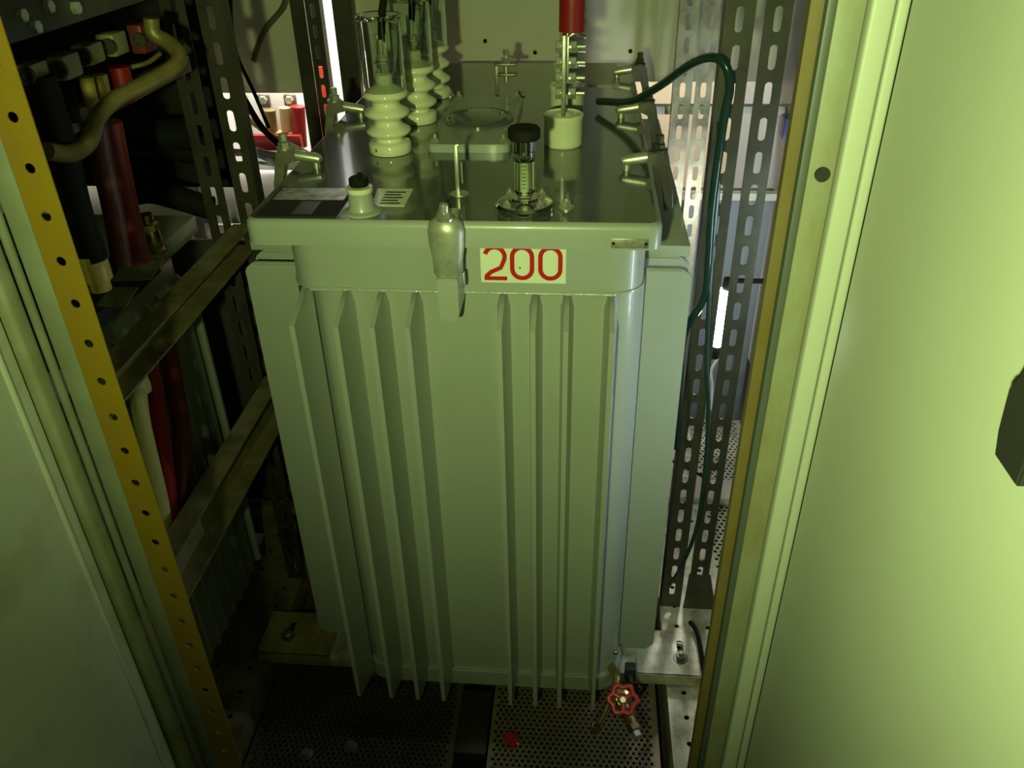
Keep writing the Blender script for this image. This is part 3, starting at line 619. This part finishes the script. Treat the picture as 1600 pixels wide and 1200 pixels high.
b = bm_new(); hexnut(b, vp + V_ax * 0.004, V_ax, 0.0075, 0.006); build('wheel_nut', b, M['zincb'], vt)
q = P(992, 1142, Y=1.165); d_ = (q - body).normalized()
b = bm_new(); cyl(b, body, q, 0.0135, 18); hexnut(b, body + d_ * 0.030, d_, 0.019, 0.012); hexnut(b, q - d_ * 0.012, d_, 0.0155, 0.014); lathe(b, q, d_, [(0.012, 0), (0.012, 0.004), (0, 0.004)], 16); sv = build('outlet', b, M['brass'], vt)
b = bm_new(); hexnut(b, q + d_ * 0.004, d_, 0.0125, 0.012); build('outlet_plug', b, M['zincb'], sv)
q2 = P(930, 1136, Y=1.19)
b = bm_new(); tube(b, [body, body + Vector((-0.02, 0.004, -0.012)), q2 + Vector((0.012, 0, 0.02)), q2], 0.007, 10); hexnut(b, q2 + Vector((0.003, 0, 0.004)), (-0.25, -0.1, -1), 0.012, 0.018); build('sampling_stub', b, M['brass'], vt)
b = bm_new(); p = P(985, 1040, Y=1.40); box(b, (p[0] - 0.016, 1.36, 0.118), (p[0] + 0.012, 1.385, 0.165), 0.004); cyl(b, (p[0] - 0.004, 1.365, 0.145), (p[0] - 0.004, 1.335, 0.145), 0.008, 12); build('earth_terminal', b, M['zincd'], T)
b = bm_new(); p = P(962, 1018, Y=1.30); hexnut(b, p, (0, -1, 0), 0.006, 0.006); build('earth_screw', b, M['brass'], T)

# ================================================================== slotted posts
def slotted_post(name, x0, x1, y, z0, z1, m, label, pitch, zs, hu, hv, flange=0, t=0.003, fd=0.04, group=None):
    b = bm_new(); v = z0 + ((zs - pitch / 2 - z0) % pitch)
    strip(b, x0, x1, z0, z1, pitch, hu, hv, lambda u, w_, k: Vector((u, y + k, w_)), t, (zs - pitch / 2 - z0) % pitch)
    if flange:
        xx = x0 if flange < 0 else x1 - t
        box(b, (xx, y + t, z0), (xx + t, y + fd, z1))
    return tag(build(name, b, m), label, 'post', group)
YB = 1.66; PB = 0.0398 * YB
zs = P(1149, 487, Y=YB)[2]
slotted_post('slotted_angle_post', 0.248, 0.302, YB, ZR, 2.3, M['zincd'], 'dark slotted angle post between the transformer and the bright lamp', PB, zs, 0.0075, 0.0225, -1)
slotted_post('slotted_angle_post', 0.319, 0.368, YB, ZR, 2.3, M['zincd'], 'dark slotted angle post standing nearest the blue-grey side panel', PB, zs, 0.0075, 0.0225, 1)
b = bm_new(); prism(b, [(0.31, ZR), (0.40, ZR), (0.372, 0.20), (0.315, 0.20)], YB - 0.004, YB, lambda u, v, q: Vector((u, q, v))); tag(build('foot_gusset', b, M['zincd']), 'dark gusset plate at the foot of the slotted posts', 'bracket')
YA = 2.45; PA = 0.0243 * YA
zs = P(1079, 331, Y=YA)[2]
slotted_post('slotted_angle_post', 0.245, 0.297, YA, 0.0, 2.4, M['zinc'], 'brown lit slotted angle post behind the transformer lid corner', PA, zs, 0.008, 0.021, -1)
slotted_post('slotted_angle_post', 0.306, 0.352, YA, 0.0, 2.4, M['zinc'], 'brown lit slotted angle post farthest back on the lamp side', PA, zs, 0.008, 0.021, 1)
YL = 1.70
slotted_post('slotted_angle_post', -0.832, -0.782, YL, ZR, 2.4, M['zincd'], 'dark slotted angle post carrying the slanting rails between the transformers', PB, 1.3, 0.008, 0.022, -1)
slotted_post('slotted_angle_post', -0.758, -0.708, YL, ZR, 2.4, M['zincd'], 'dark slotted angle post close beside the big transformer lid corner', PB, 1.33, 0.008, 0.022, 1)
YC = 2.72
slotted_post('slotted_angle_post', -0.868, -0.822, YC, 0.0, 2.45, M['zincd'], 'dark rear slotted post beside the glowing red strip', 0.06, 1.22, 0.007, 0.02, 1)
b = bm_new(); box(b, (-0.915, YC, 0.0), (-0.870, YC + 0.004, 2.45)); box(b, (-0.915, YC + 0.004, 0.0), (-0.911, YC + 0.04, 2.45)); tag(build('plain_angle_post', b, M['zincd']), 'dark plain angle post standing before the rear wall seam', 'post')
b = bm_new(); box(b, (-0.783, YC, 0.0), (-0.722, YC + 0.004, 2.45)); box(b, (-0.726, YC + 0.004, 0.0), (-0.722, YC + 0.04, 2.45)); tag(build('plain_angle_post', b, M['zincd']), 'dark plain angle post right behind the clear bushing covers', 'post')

# ================================================================== lamp and lamp side
la, lb_ = P(1136, 452, Y=2.0), P(1119, 538, Y=2.0)
L_ = thing('work_lamp', (lb_[0], 2.0, lb_[2]), 'bright white tube lamp hanging upright behind the slotted posts', 'lamp')
b = bm_new(); cyl(b, lb_, la, 0.0165, 20); build('glowing_tube', b, M['led'], L_)
b = bm_new(); box(b, (la[0], 1.995, la[2] + 0.02), (0.62, 2.005, la[2] + 0.03)); build('lamp_bracket', b, M['black'], L_)
d_ = (la - lb_).normalized()
b = bm_new(); cyl(b, lb_ - d_ * 0.04, lb_, 0.014, 16); build('lower_cap', b, M['black'], L_)
b = bm_new(); cyl(b, la, la + d_ * 0.03, 0.014, 16); build('upper_cap', b, M['black'], L_)
b = bm_new(); tube(b, [lb_ - d_ * 0.04, P(1121, 560, Y=2.0), P(1111, 580, Y=2.0), P(1113, 605, Y=2.0), P(1110, 640, Y=2.0)], 0.004, 8); build('lamp_cord', b, M['whitec'], L_)

t_ = thing('fill_lamp', (0.60, 1.225, 0.85), 'added unseen upright fill tube lamp on the blue-grey side panel near the front', 'lamp')  # added fill lamp, hidden by the jamb, for bluish light on the transformer corner
b = bm_new(); cyl(b, (0.585, 1.225, 0.88), (0.585, 1.225, 1.20), 0.012, 20); build('glowing_tube', b, M['fill_led'], t_)
for z_ in (0.85, 1.20):
    b = bm_new(); cyl(b, (0.585, 1.225, z_), (0.585, 1.225, z_ + 0.03), 0.015, 16); box(b, (0.585, 1.215, z_ + 0.008), (0.62, 1.235, z_ + 0.022)); build('end_cap', b, M['black'], t_)
b = bm_new(); box(b, (0.512, 1.198, 0.84), (0.62, 1.201, 1.24)); build('spill_block', b, M['black'], t_)  # added plate keeping the fill light off the far door
# dark cable looping from the lid over to the slotted posts and down
b = bm_new(); tube(b, [P(935, 158, Y=2.0), P(985, 158, Y=1.9), P(1030, 135, Y=1.8), P(1080, 100, Y=1.68), P(1115, 90, Y=1.62), P(1135, 105, Y=1.6), P(1140, 140, Y=1.6), P(1132, 180, Y=1.6), P(1122, 250, Y=1.6), P(1112, 330, Y=1.6), P(1106, 420, Y=1.6), P(1098, 470, Y=1.62), P(1070, 520, Y=1.64), P(1061, 600, Y=1.66), P(1056, 700, Y=1.66)], 0.0085, 14)
tag(build('earth_cable', b, M['dgreen']), 'glossy dark green cable looping from the lid up over the slotted posts', 'cable')
b = bm_new(); tube(b, [P(1124, 190, Y=1.61), P(1121, 300, Y=1.61), P(1112, 400, Y=1.61), P(1104, 560, Y=1.61), P(1107, 640, Y=1.61), P(1101, 740, Y=1.61), P(1087, 830, Y=1.61), P(1062, 890, Y=1.6), P(1045, 915, Y=1.6)], 0.005, 10)
tag(build('thin_cable', b, M['dgreen']), 'thin green cable running down the slotted posts to the floor rail', 'cable')
b = bm_new(); tube(b, [P(1040, 715, Y=2.2), P(1080, 735, Y=2.2), P(1110, 750, Y=2.2), P(1150, 765, Y=2.2)], 0.005, 8)
tag(build('crossing_cable', b, M['black']), 'black cable crossing low behind the slotted posts', 'cable')
b = bm_new(); p = P(1078, 975, Z=0.118); tube(b, [P(1078, 972, Z=0.128), P(1086, 982, Z=0.128), P(1092, 1000, Z=0.126), P(1097, 1030, Z=0.122), P(1101, 1060, Z=0.118), P(1103, 1100, Z=0.08)], 0.006, 10)
tag(build('floor_cable', b, M['black']), 'short black cable lying over the slotted end of the channel', 'cable')
# beige lit equipment low behind the posts, perforated screen
b = bm_new(); box(b, (0.20, 2.10, 0.072), (0.61, 2.20, 0.10), 0.004); tag(build('beige_beam', b, M['beige']), 'beige lit beam crossing the floor behind the slotted posts', 'beam')
b = bm_new(); box(b, (0.19, 2.655, 0.0), (0.612, 2.67, 0.93), 0.003); tag(build('grey_casing', b, M['grey']), 'plain grey casing sheet behind the work lamp and posts', 'casing')
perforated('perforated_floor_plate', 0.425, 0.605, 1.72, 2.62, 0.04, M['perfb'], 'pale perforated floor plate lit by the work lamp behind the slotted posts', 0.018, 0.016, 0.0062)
b = bm_new(); p = P(1040, 600, Y=2.55); box(b, (0.20, 2.52, 0.62), (0.245, 2.56, 0.70), 0.004); hexnut(b, (0.225, 2.52, 0.66), (0, -1, 0), 0.02, 0.02)
tag(build('brass_fitting', b, M['brass']), 'yellow brass fitting glinting beside the transformer side fin', 'fitting')
for z_, lab in ((1.225, 'upper'), (0.93, 'middle')):
    b = bm_new(); box(b, (0.20, 2.50 if z_ > 1 else 2.60, z_ - 0.02), (0.62, 2.53 if z_ > 1 else 2.63, z_ + 0.004), 0.002)
    tag(build('cross_rail', b, M['whitec']), {'upper': 'pale cross rail behind the posts level with the transformer lid', 'middle': 'pale cross rail behind the posts lower than the lamp tube'}[lab], 'rail')
b = bm_new(); box(b, (0.555, 2.40, 1.16), (0.615, 2.46, 1.22), 0.004); tag(build('blue_box', b, mat('blue_plastic', (0.03, 0.05, 0.22), 0.4)), 'small dark blue box on the side panel beyond the posts', 'box')
flat('lid_reflection_patch', [(0.005, 2.24), (0.085, 2.24), (0.085, 2.50), (0.005, 2.50)], M['lidsheen'], T, ZLID, 0.004)  # olive patch painting a yellowish reflection on the rear lid corner

# ================================================================== neighbouring bay
T2 = thing('small_transformer', (-1.12, 1.4, 0.07), 'smaller grey transformer standing behind the slanting rails in shadow', 'transformer')
ax0, ax1, ay0, ay1, az = -1.42, -0.858, 1.02, 1.70, 1.19
b = bm_new(); box(b, (ax0, ay0, az - 0.04), (ax1, ay1, az), 0.005); build('lid_plate', b, M['paint'], T2)
b = bm_new(); box(b, (ax0 + 0.05, ay0 + 0.05, 0.14), (ax1 - 0.05, ay1 - 0.05, az - 0.04), 0.01); build('tank', b, M['paint'], T2)
b = bm_new(); prism(b, [(ax1 - 0.05, 0.18), (ax1 - 0.015, 0.2), (ax1 - 0.015, az - 0.16), (ax1 - 0.05, az - 0.12)], 1.09, 1.10, lambda u, v, k: Vector((u, k, v))); f0 = build('cooling_fin', b, M['paint'], T2)
for i in range(1, 12): dup(f0, (0, 0.05 * i, 0))
b = bm_new(); box(b, (-1.15, 1.88, 0.07), (-0.915, 2.02, 0.09), 0.003); tag(build('support_beam', b, M['rail']), 'pale flat plate lying low between the posts behind the rails', 'plate')
p = P(242, 392, Z=az)
b = bm_new(); lathe(b, (p[0], p[1], az), (0, 0, 1), [(0.026, 0), (0.026, 0.004), (0.018, 0.008), (0.020, 0.03), (0.017, 0.045), (0, 0.045)], 20); hexnut(b, (p[0], p[1], az + 0.045), (0, 0, 1), 0.020, 0.016); lathe(b, (p[0], p[1], az + 0.06), (0, 0, 1), [(0.013, 0), (0.013, 0.018), (0, 0.02)], 12); build('lid_clamp', b, M['brass'], T2, label='gold-toned lid clamp bolt')
# black terminal box with beige label plates
bx = thing('terminal_box', (-0.90, 1.15, az), 'black box with beige label plates on the smaller transformer', 'box')
b = bm_new(); box(b, (-1.10, 1.03, az + 0.001), (-0.80, 1.40, az + 0.03), 0.002); build('box_body', b, M['blackm'], bx)
for c4 in ([(152, 478), (172, 450), (216, 450), (196, 482)], [(176, 440), (192, 408), (258, 406), (236, 438)]):
    poly = [(P(a, c, Z=az + 0.03)[0], P(a, c, Z=az + 0.03)[1]) for a, c in c4]; b = bm_new(); prism(b, poly, az + 0.03, az + 0.032); build('label_plate', b, M['creamd'], bx)

# slanting (in the photo) rails that run back from the front frame
RXX = -0.775
def railbar(zt, zb_, y0, y1, label, holes=True):
    b = bm_new(); mid = (zt + zb_) / 2; h = (zt - zb_) / 2
    box(b, (RXX, y0, zb_), (RXX + 0.045, y1, zb_ + 0.004)); box(b, (RXX, y0, zt - 0.004), (RXX + 0.045, y1, zt))
    strip(b, zb_ + 0.004, zt - 0.004, y0, y1, 0.08, 0.007, 0.022, lambda u, v, k: Vector((RXX + k, v, u)), 0.004)
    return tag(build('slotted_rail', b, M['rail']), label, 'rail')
zt = P(175, 545, X=RXX)[2]; zb2 = P(185, 592, X=RXX)[2]
railbar(zt, zb2, 0.81, YL, 'brown slotted rail running back below the black terminal box')
zt = P(340, 706, X=RXX)[2]; zb2 = P(290, 882, X=RXX)[2]
railbar(zt, zb2, 0.81, YL, 'brown slotted rail running back behind the hanging red cables')
zt = P(63, 190, X=RXX)[2] ; 
b = bm_new(); a_ = P(60, 205, X=-0.80); c_ = P(290, 92, X=-0.80); box(b, (-0.80, a_[1], a_[2] - 0.018), (-0.775, 1.66, a_[2] + 0.012), 0.002)
tag(build('terminal_rail', b, M['rail']), 'dark brown rail under the row of cream terminal blocks', 'rail')
# hanging cables
def cable(pts, r, m, name, label, cat='cable', group=None):
    b = bm_new(); tube(b, pts, r, 14); return tag(build(name, b, m), label, cat, group)
CX = -0.812
cc = cable([P(214, 598, X=CX), P(222, 660, X=CX), P(238, 730, X=CX), P(252, 790, X=CX), P(262, 860, X=CX)], 0.0155, M['cy'], 'cream_cable', 'thick cream cable hanging next to the yellow punched post')
b = bm_new(); tube(b, [P(212, 586, X=CX), P(218, 612, X=CX)], [0.020, 0.022], 16); o_ = build('cable_sleeve', b, M['cy'], cc)
cable([P(228, 540, X=-0.818), P(240, 600, X=-0.818), P(252, 680, X=-0.818), P(262, 760, X=-0.818), P(268, 850, X=-0.818)], 0.017, mat('deep_red_cable', (0.30, 0.012, 0.01), 0.4), 'red_cable', 'deep red cable hanging just beside the cream cable')
cable([P(258, 525, X=-0.818), P(268, 580, X=-0.818), P(282, 660, X=-0.818), P(286, 740, X=-0.818), P(278, 850, X=-0.818)], 0.019, M['reddull'], 'red_cable', 'thick orange-red cable hanging nearest the small transformer fins')
# upper dark cable group entering the small transformer
for k, (q, r, m, lab) in enumerate([
    ([P(150, 190, Y=1.25), P(165, 270, Y=1.25), P(180, 340, Y=1.25), P(192, 412, Y=1.25)], 0.018, mat('dark_red_brown', (0.10, 0.025, 0.01), 0.5), 'dark red cable dropping onto the box beside the gold clamp bolt'),
    ([P(172, 190, Y=1.27), P(190, 280, Y=1.27), P(205, 350, Y=1.27), P(218, 408, Y=1.27)], 0.018, mat('dark_red', (0.16, 0.012, 0.01), 0.4), 'dark red cable dropping nearest the gold clamp bolt'),
    ([P(60, 120, Y=1.12), P(95, 230, Y=1.12), P(120, 330, Y=1.12), P(146, 405, Y=1.12)], 0.022, M['black'], 'thick black cable running down into the yellow wrapped end')]):
    cable(q, r, m, 'bent_cable', lab)
b = bm_new(); tube(b, [P(140, 396, Y=1.12), P(150, 425, Y=1.12), P(158, 452, Y=1.12)], [0.023, 0.022, 0.016], 18); tag(build('yellow_cable_end', b, M['yel']), 'yellow wrapped cable end beside the black terminal box', 'cable end')
# black mass of cables behind
for k, pts in enumerate([[(90, 200), (150, 230), (215, 215), (300, 210)], [(140, 250), (190, 300), (240, 300), (330, 325)], [(200, 190), (240, 215), (290, 235), (320, 235)]]):
    cable([P(a, c, Y=1.75 + 0.04 * k) for a, c in pts], [0.034, 0.028, 0.030][k], M['black'], 'black_cable', ['fat black cable bundle crossing over the pale duct', 'black cable bundle crossing under the pale blue box', 'fat black cable arching beside the short cream rod'][k])
b = bm_new(); box(b, (-1.94, 2.05, 1.13), (-0.905, 2.08, 2.49), 0.004); tag(build('bay_shade_sheet', b, M['blackm']), 'black panel standing in for shade behind the cables over the pale duct', 'panel')  # black sheet standing in for the unlit depth of the bay
# copper tail bending over the terminal rail
cable([P(72, 236, Y=1.05), P(110, 240, Y=1.10), P(138, 222, Y=1.15), P(152, 185, Y=1.2), P(180, 155, Y=1.25), P(225, 132, Y=1.3), P(268, 108, Y=1.35), P(280, 88, Y=1.38), P(262, 66, Y=1.4), P(240, 52, Y=1.4), P(236, 28, Y=1.4)], 0.0125, M['cu'], 'bent_copper_bar', 'tarnished copper tail bending over the terminal rail', 'busbar')
cable([P(205, 105, Y=1.4), P(230, 98, Y=1.42), P(250, 84, Y=1.45)], 0.004, M['cu'], 'copper_wire', 'thin bare copper wire beside the bent copper tail', 'wire')
# cream terminal blocks
tb_px = [(36, 118, 34, 30), (88, 108, 40, 38), (126, 88, 38, 32), (165, 72, 38, 36), (212, 62, 34, 46)]
tlab = ['olive cream terminal block nearest the yellow punched post', 'second cream terminal block from the yellow punched post', 'cream terminal block in the middle of the shadowed row', 'cream terminal block next but one to the copper tail', 'dark red-brown terminal block nearest the copper tail']
for i, (px, py, w_, h_) in enumerate(tb_px):
    Yb = 1.10 + 0.075 * i; a_ = P(px - w_ / 2, py - h_ / 2, Y=Yb); c_ = P(px + w_ / 2, py + h_ / 2, Y=Yb)
    t_ = thing('terminal_block', ((a_[0] + c_[0]) / 2, Yb + 0.02, c_[2]), tlab[i], 'terminal block', 'terminal blocks on the upper rail')
    b = bm_new(); box(b, (a_[0], Yb, c_[2]), (c_[0], Yb + 0.045, a_[2]), 0.004); build('block_body', b, M['creamd'] if i < 4 else M['reddull'], t_)
    b = bm_new(); q = ((a_[0] + c_[0]) / 2 + 0.006, Yb, (a_[2] + c_[2]) / 2); lathe(b, q, (0, -1, 0), [(0.012, -0.001), (0.012, 0.006), (0.007, 0.006), (0.007, 0.001), (0, 0.001)], 20); build('terminal_screw', b, M['zincd'], t_)
for i, (px, py, m) in enumerate([(47, 130, 'yel'), (134, 134, 'yel'), (156, 130, 'yel'), (104, 150, 'black'), (185, 118, 'red')]):
    Yb = 1.10 + 0.075 * (px - 36) / 40
    cable([P(px, py - 14, Y=Yb), P(px + 5, py + 8, Y=Yb), P(px + 12, py + 40, Y=Yb)], 0.011 if m != 'red' else 0.017, M[m], 'insulated_tail',
          ['yellow sleeved tail under the block nearest the yellow post', 'yellow sleeved tail nearer the black tail under the row of blocks', 'yellow sleeved tail next to the red sleeve', 'black sleeved tail under the second terminal block', 'deep red sleeved tail beside the bent copper bar'][i], 'cable', 'sleeved tails under the terminal blocks')
# dark overhead beam and fuse gear above the blocks
b = bm_new(); a_ = P(25, 62, Y=1.0); c_ = P(270, -10, Y=1.5)
box(b, (-0.92, 0.84, a_[2] - 0.0), (-0.66, 1.62, a_[2] + 0.06), 0.004); tag(build('overhead_beam', b, M['zincd']), 'dark overhead beam above the terminal blocks', 'beam')
for i, (px, py) in enumerate([(30, 24), (72, 10), (115, 12), (52, 42)]):
    p = P(px, py, X=-0.66); b = bm_new(); hexnut(b, (-0.66, p[1], p[2]), (1, 0, 0), 0.008, 0.008)
    tag(build('beam_bolt', b, M['zincb']), ['bolt on the overhead beam, nearest the yellow post', 'bolt high on the overhead beam, middle one', 'bolt high on the overhead beam, farthest along', 'bolt lowest on the overhead beam'][i], 'bolt', 'bolts on the overhead beam')

# ================================================================== bright area behind the neighbouring bay
b = bm_new(); box(b, (-1.94, 3.40, 1.3), (-0.5, 3.42, 2.49)); tag(build('reflection_block', b, M['slate']), 'added dark board above the brightly lit white board of the rear aisle', 'board')  # added to dim what the lid reflects through the wall gap
b = bm_new(); box(b, (-1.94, 3.36, 0.5), (-0.70, 3.40, 1.50)); tag(build('white_board', b, M['white']), 'brightly lit white board at the far end of the rear aisle', 'board')
b = bm_new(); box(b, (-1.94, 2.30, 0.93), (-1.0, 2.75, 0.95), 0.003); box(b, (-1.2, 2.34, -0.12), (-1.16, 2.38, 0.93)); tag(build('equipment_shelf', b, M['white']), 'white shelf carrying the pale duct behind the small transformer', 'shelf')
b = bm_new(); tube(b, [P(205, 262, Y=2.5), P(240, 272, Y=2.5), P(300, 290, Y=2.5)], 0.036, 24)
dct = build('pale_duct', b, M['whitec']); tag(dct, 'pale ribbed duct brightly lit behind the small transformer', 'duct')
for k in range(3):
    q = P(220 + 24 * k, 266 + 5 * k, Y=2.5); q2 = P(222 + 24 * k, 266.6 + 5 * k, Y=2.5); b = bm_new(); cyl(b, q, q2, 0.0375, 24); build('duct_rib', b, M['zinc'], dct)
b = bm_new(); a_ = P(250, 286, Y=2.42); c_ = P(312, 304, Y=2.42); box(b, (a_[0], 2.42, c_[2] - 0.02), (c_[0], 2.455, a_[2] - 0.005), 0.004); tag(build('pale_blue_box', b, M['lav']), 'pale blue flat box lit behind the black cables', 'box')
cable([P(206, 310, Y=2.4), P(220, 252, Y=2.4), P(230, 224, Y=2.4)], 0.017, M['cy'], 'cream_rod', 'short cream rod standing among the black cables', 'rod')
cable([P(200, 240, Y=2.42), P(206, 258, Y=2.42), P(212, 300, Y=2.42)], 0.012, mat('green_tape', (0.0, 0.22, 0.12), 0.4), 'green_wire', 'green wire end at the mouth of the pale duct', 'wire')
b = bm_new(); p = P(315, 275, Y=2.35); lathe(b, p, (0, -1, 0), [(0.014, 0), (0.014, 0.012), (0, 0.013)], 12); box(b, (p[0] - 0.004, p[1], 0.95), (p[0] + 0.004, p[1] + 0.006, p[2])); tag(build('yellow_indicator', b, mat('bright_yellow', (0.8, 0.62, 0.01), 0.4)), 'small bright yellow knob beside the pale duct', 'knob')
for k in (0, 1):
    cable([P(292 + 8 * k, 262, Y=2.4), P(296 + 8 * k, 312, Y=2.4)], 0.004, M['zincb'], 'thin_rod', ['thin metal rod before the pale duct', 'thin metal rod nearest the yellow knob'][k], 'rod')

# terminal bar seen through the gap beside the big transformer
bz0 = P(430, 166, Y=3.05)[2]; 
TB = thing('rear_terminal_bar', (-1.1, 3.05, bz0), 'white rear terminal bar with bolts and red sleeves, brightly lit', 'terminal bar')
a_ = P(372, 143, Y=3.05); c_ = P(486, 250, Y=3.05)
b = bm_new(); box(b, (a_[0], 3.05, -0.12), (c_[0] - 0.02, 3.07, a_[2] + 0.06), 0.002); build('white_backing', b, M['white'], TB)
for px in (378, 414, 455):
    p = P(px, 154, Y=3.05); b = bm_new(); box(b, (p[0] - 0.026, 3.035, p[2] - 0.03), (p[0] + 0.022, 3.05, p[2] + 0.018), 0.008); tbk = build('bolt_pad', b, M['zinc'], TB)
    b = bm_new(); hexnut(b, (p[0], 3.035, p[2]), (0, -1, 0), 0.015, 0.014); build('bolt_head', b, M['zincb'], tbk)
for i, (x0, x1, y0, y1, m) in enumerate([(412, 430, 172, 206, 'cu'), (436, 453, 168, 205, 'tan'), (454, 476, 166, 228, 'red'), (430, 450, 205, 222, 'tan')]):
    p = P((x0 + x1) / 2, y0, Y=3.0); q = P((x0 + x1) / 2 + 4, y1, Y=3.0); r = (P(x1, y0, Y=3.0)[0] - P(x0, y0, Y=3.0)[0]) / 2
    b = bm_new(); cyl(b, p, q, r, 18); build('cable_sleeve', b, M[m], TB)
b = bm_new(); p = P(388, 216, Y=2.95); q = P(472, 236, Y=2.95); box(b, (p[0], 2.95, q[2]), (q[0], 2.975, p[2] + 0.01), 0.003); build('red_base', b, M['red'], TB)
for i, (pts, r, m, nm, lab) in enumerate([
    ([(378, 180), (400, 195), (430, 215), (480, 240)], 0.010, 'tan', 'grey_cable', 'pale tan cable slanting across the rear terminal bar'),
    ([(366, 100), (368, 130), (385, 160), (410, 200), (440, 228), (474, 246)], 0.010, 'black', 'black_cable', 'black cable swooping down before the rear terminal bar'),
    ([(385, 228), (420, 240), (475, 246)], 0.009, 'whitec', 'white_cable', 'white cable lowest but one under the red base'),
    ([(366, 238), (400, 240), (430, 252), (465, 262)], 0.012, 'lav', 'blue_white_cable', 'bluish white cable bundled under the red base'),
    ([(366, 255), (400, 254), (440, 258), (470, 255)], 0.006, 'whitec', 'white_cable', 'thin white cable lowest under the rear terminal bar'),
    ([(360, -10), (362, 40), (372, 90), (395, 140), (420, 200)], 0.006, 'black', 'black_cable', 'thin black cable hanging beside the slotted posts')]):
    cable([P(a, c, Y=2.6 if m != 'tan' else 2.7) for a, c in pts], r, M[m], nm, lab)
# brown cable on the rear wall
cable([P(448, -5, Y=2.77), P(440, 15, Y=2.77), P(415, 45, Y=2.77), P(402, 75, Y=2.77), P(396, 95, Y=2.77)], 0.009, mat('brown_cable', (0.10, 0.09, 0.035), 0.5), 'brown_cable', 'brown cable stain-coloured against the rear wall partition')
b = bm_new(); box(b, (-0.985, 2.97, P(513, 104, Y=2.97)[2]), (-0.90, 2.98, 2.5), 0.002); tag(build('slot_dark_backing', b, M['blackm']), 'dark upright strip added to darken the upper slots over the red strip', 'duct')  # strip added so the slots above the red stay dark
# red strip behind the rear slotted post
b = bm_new(); box(b, (-0.965, 3.0, -0.12), (-0.905, 3.02, P(513, 104, Y=3.0)[2]), 0.002); tag(build('red_strip', b, mat('bright_red', (0.9, 0.08, 0.04), 0.4)), 'bright red strip showing through slots of the rear post', 'strip')
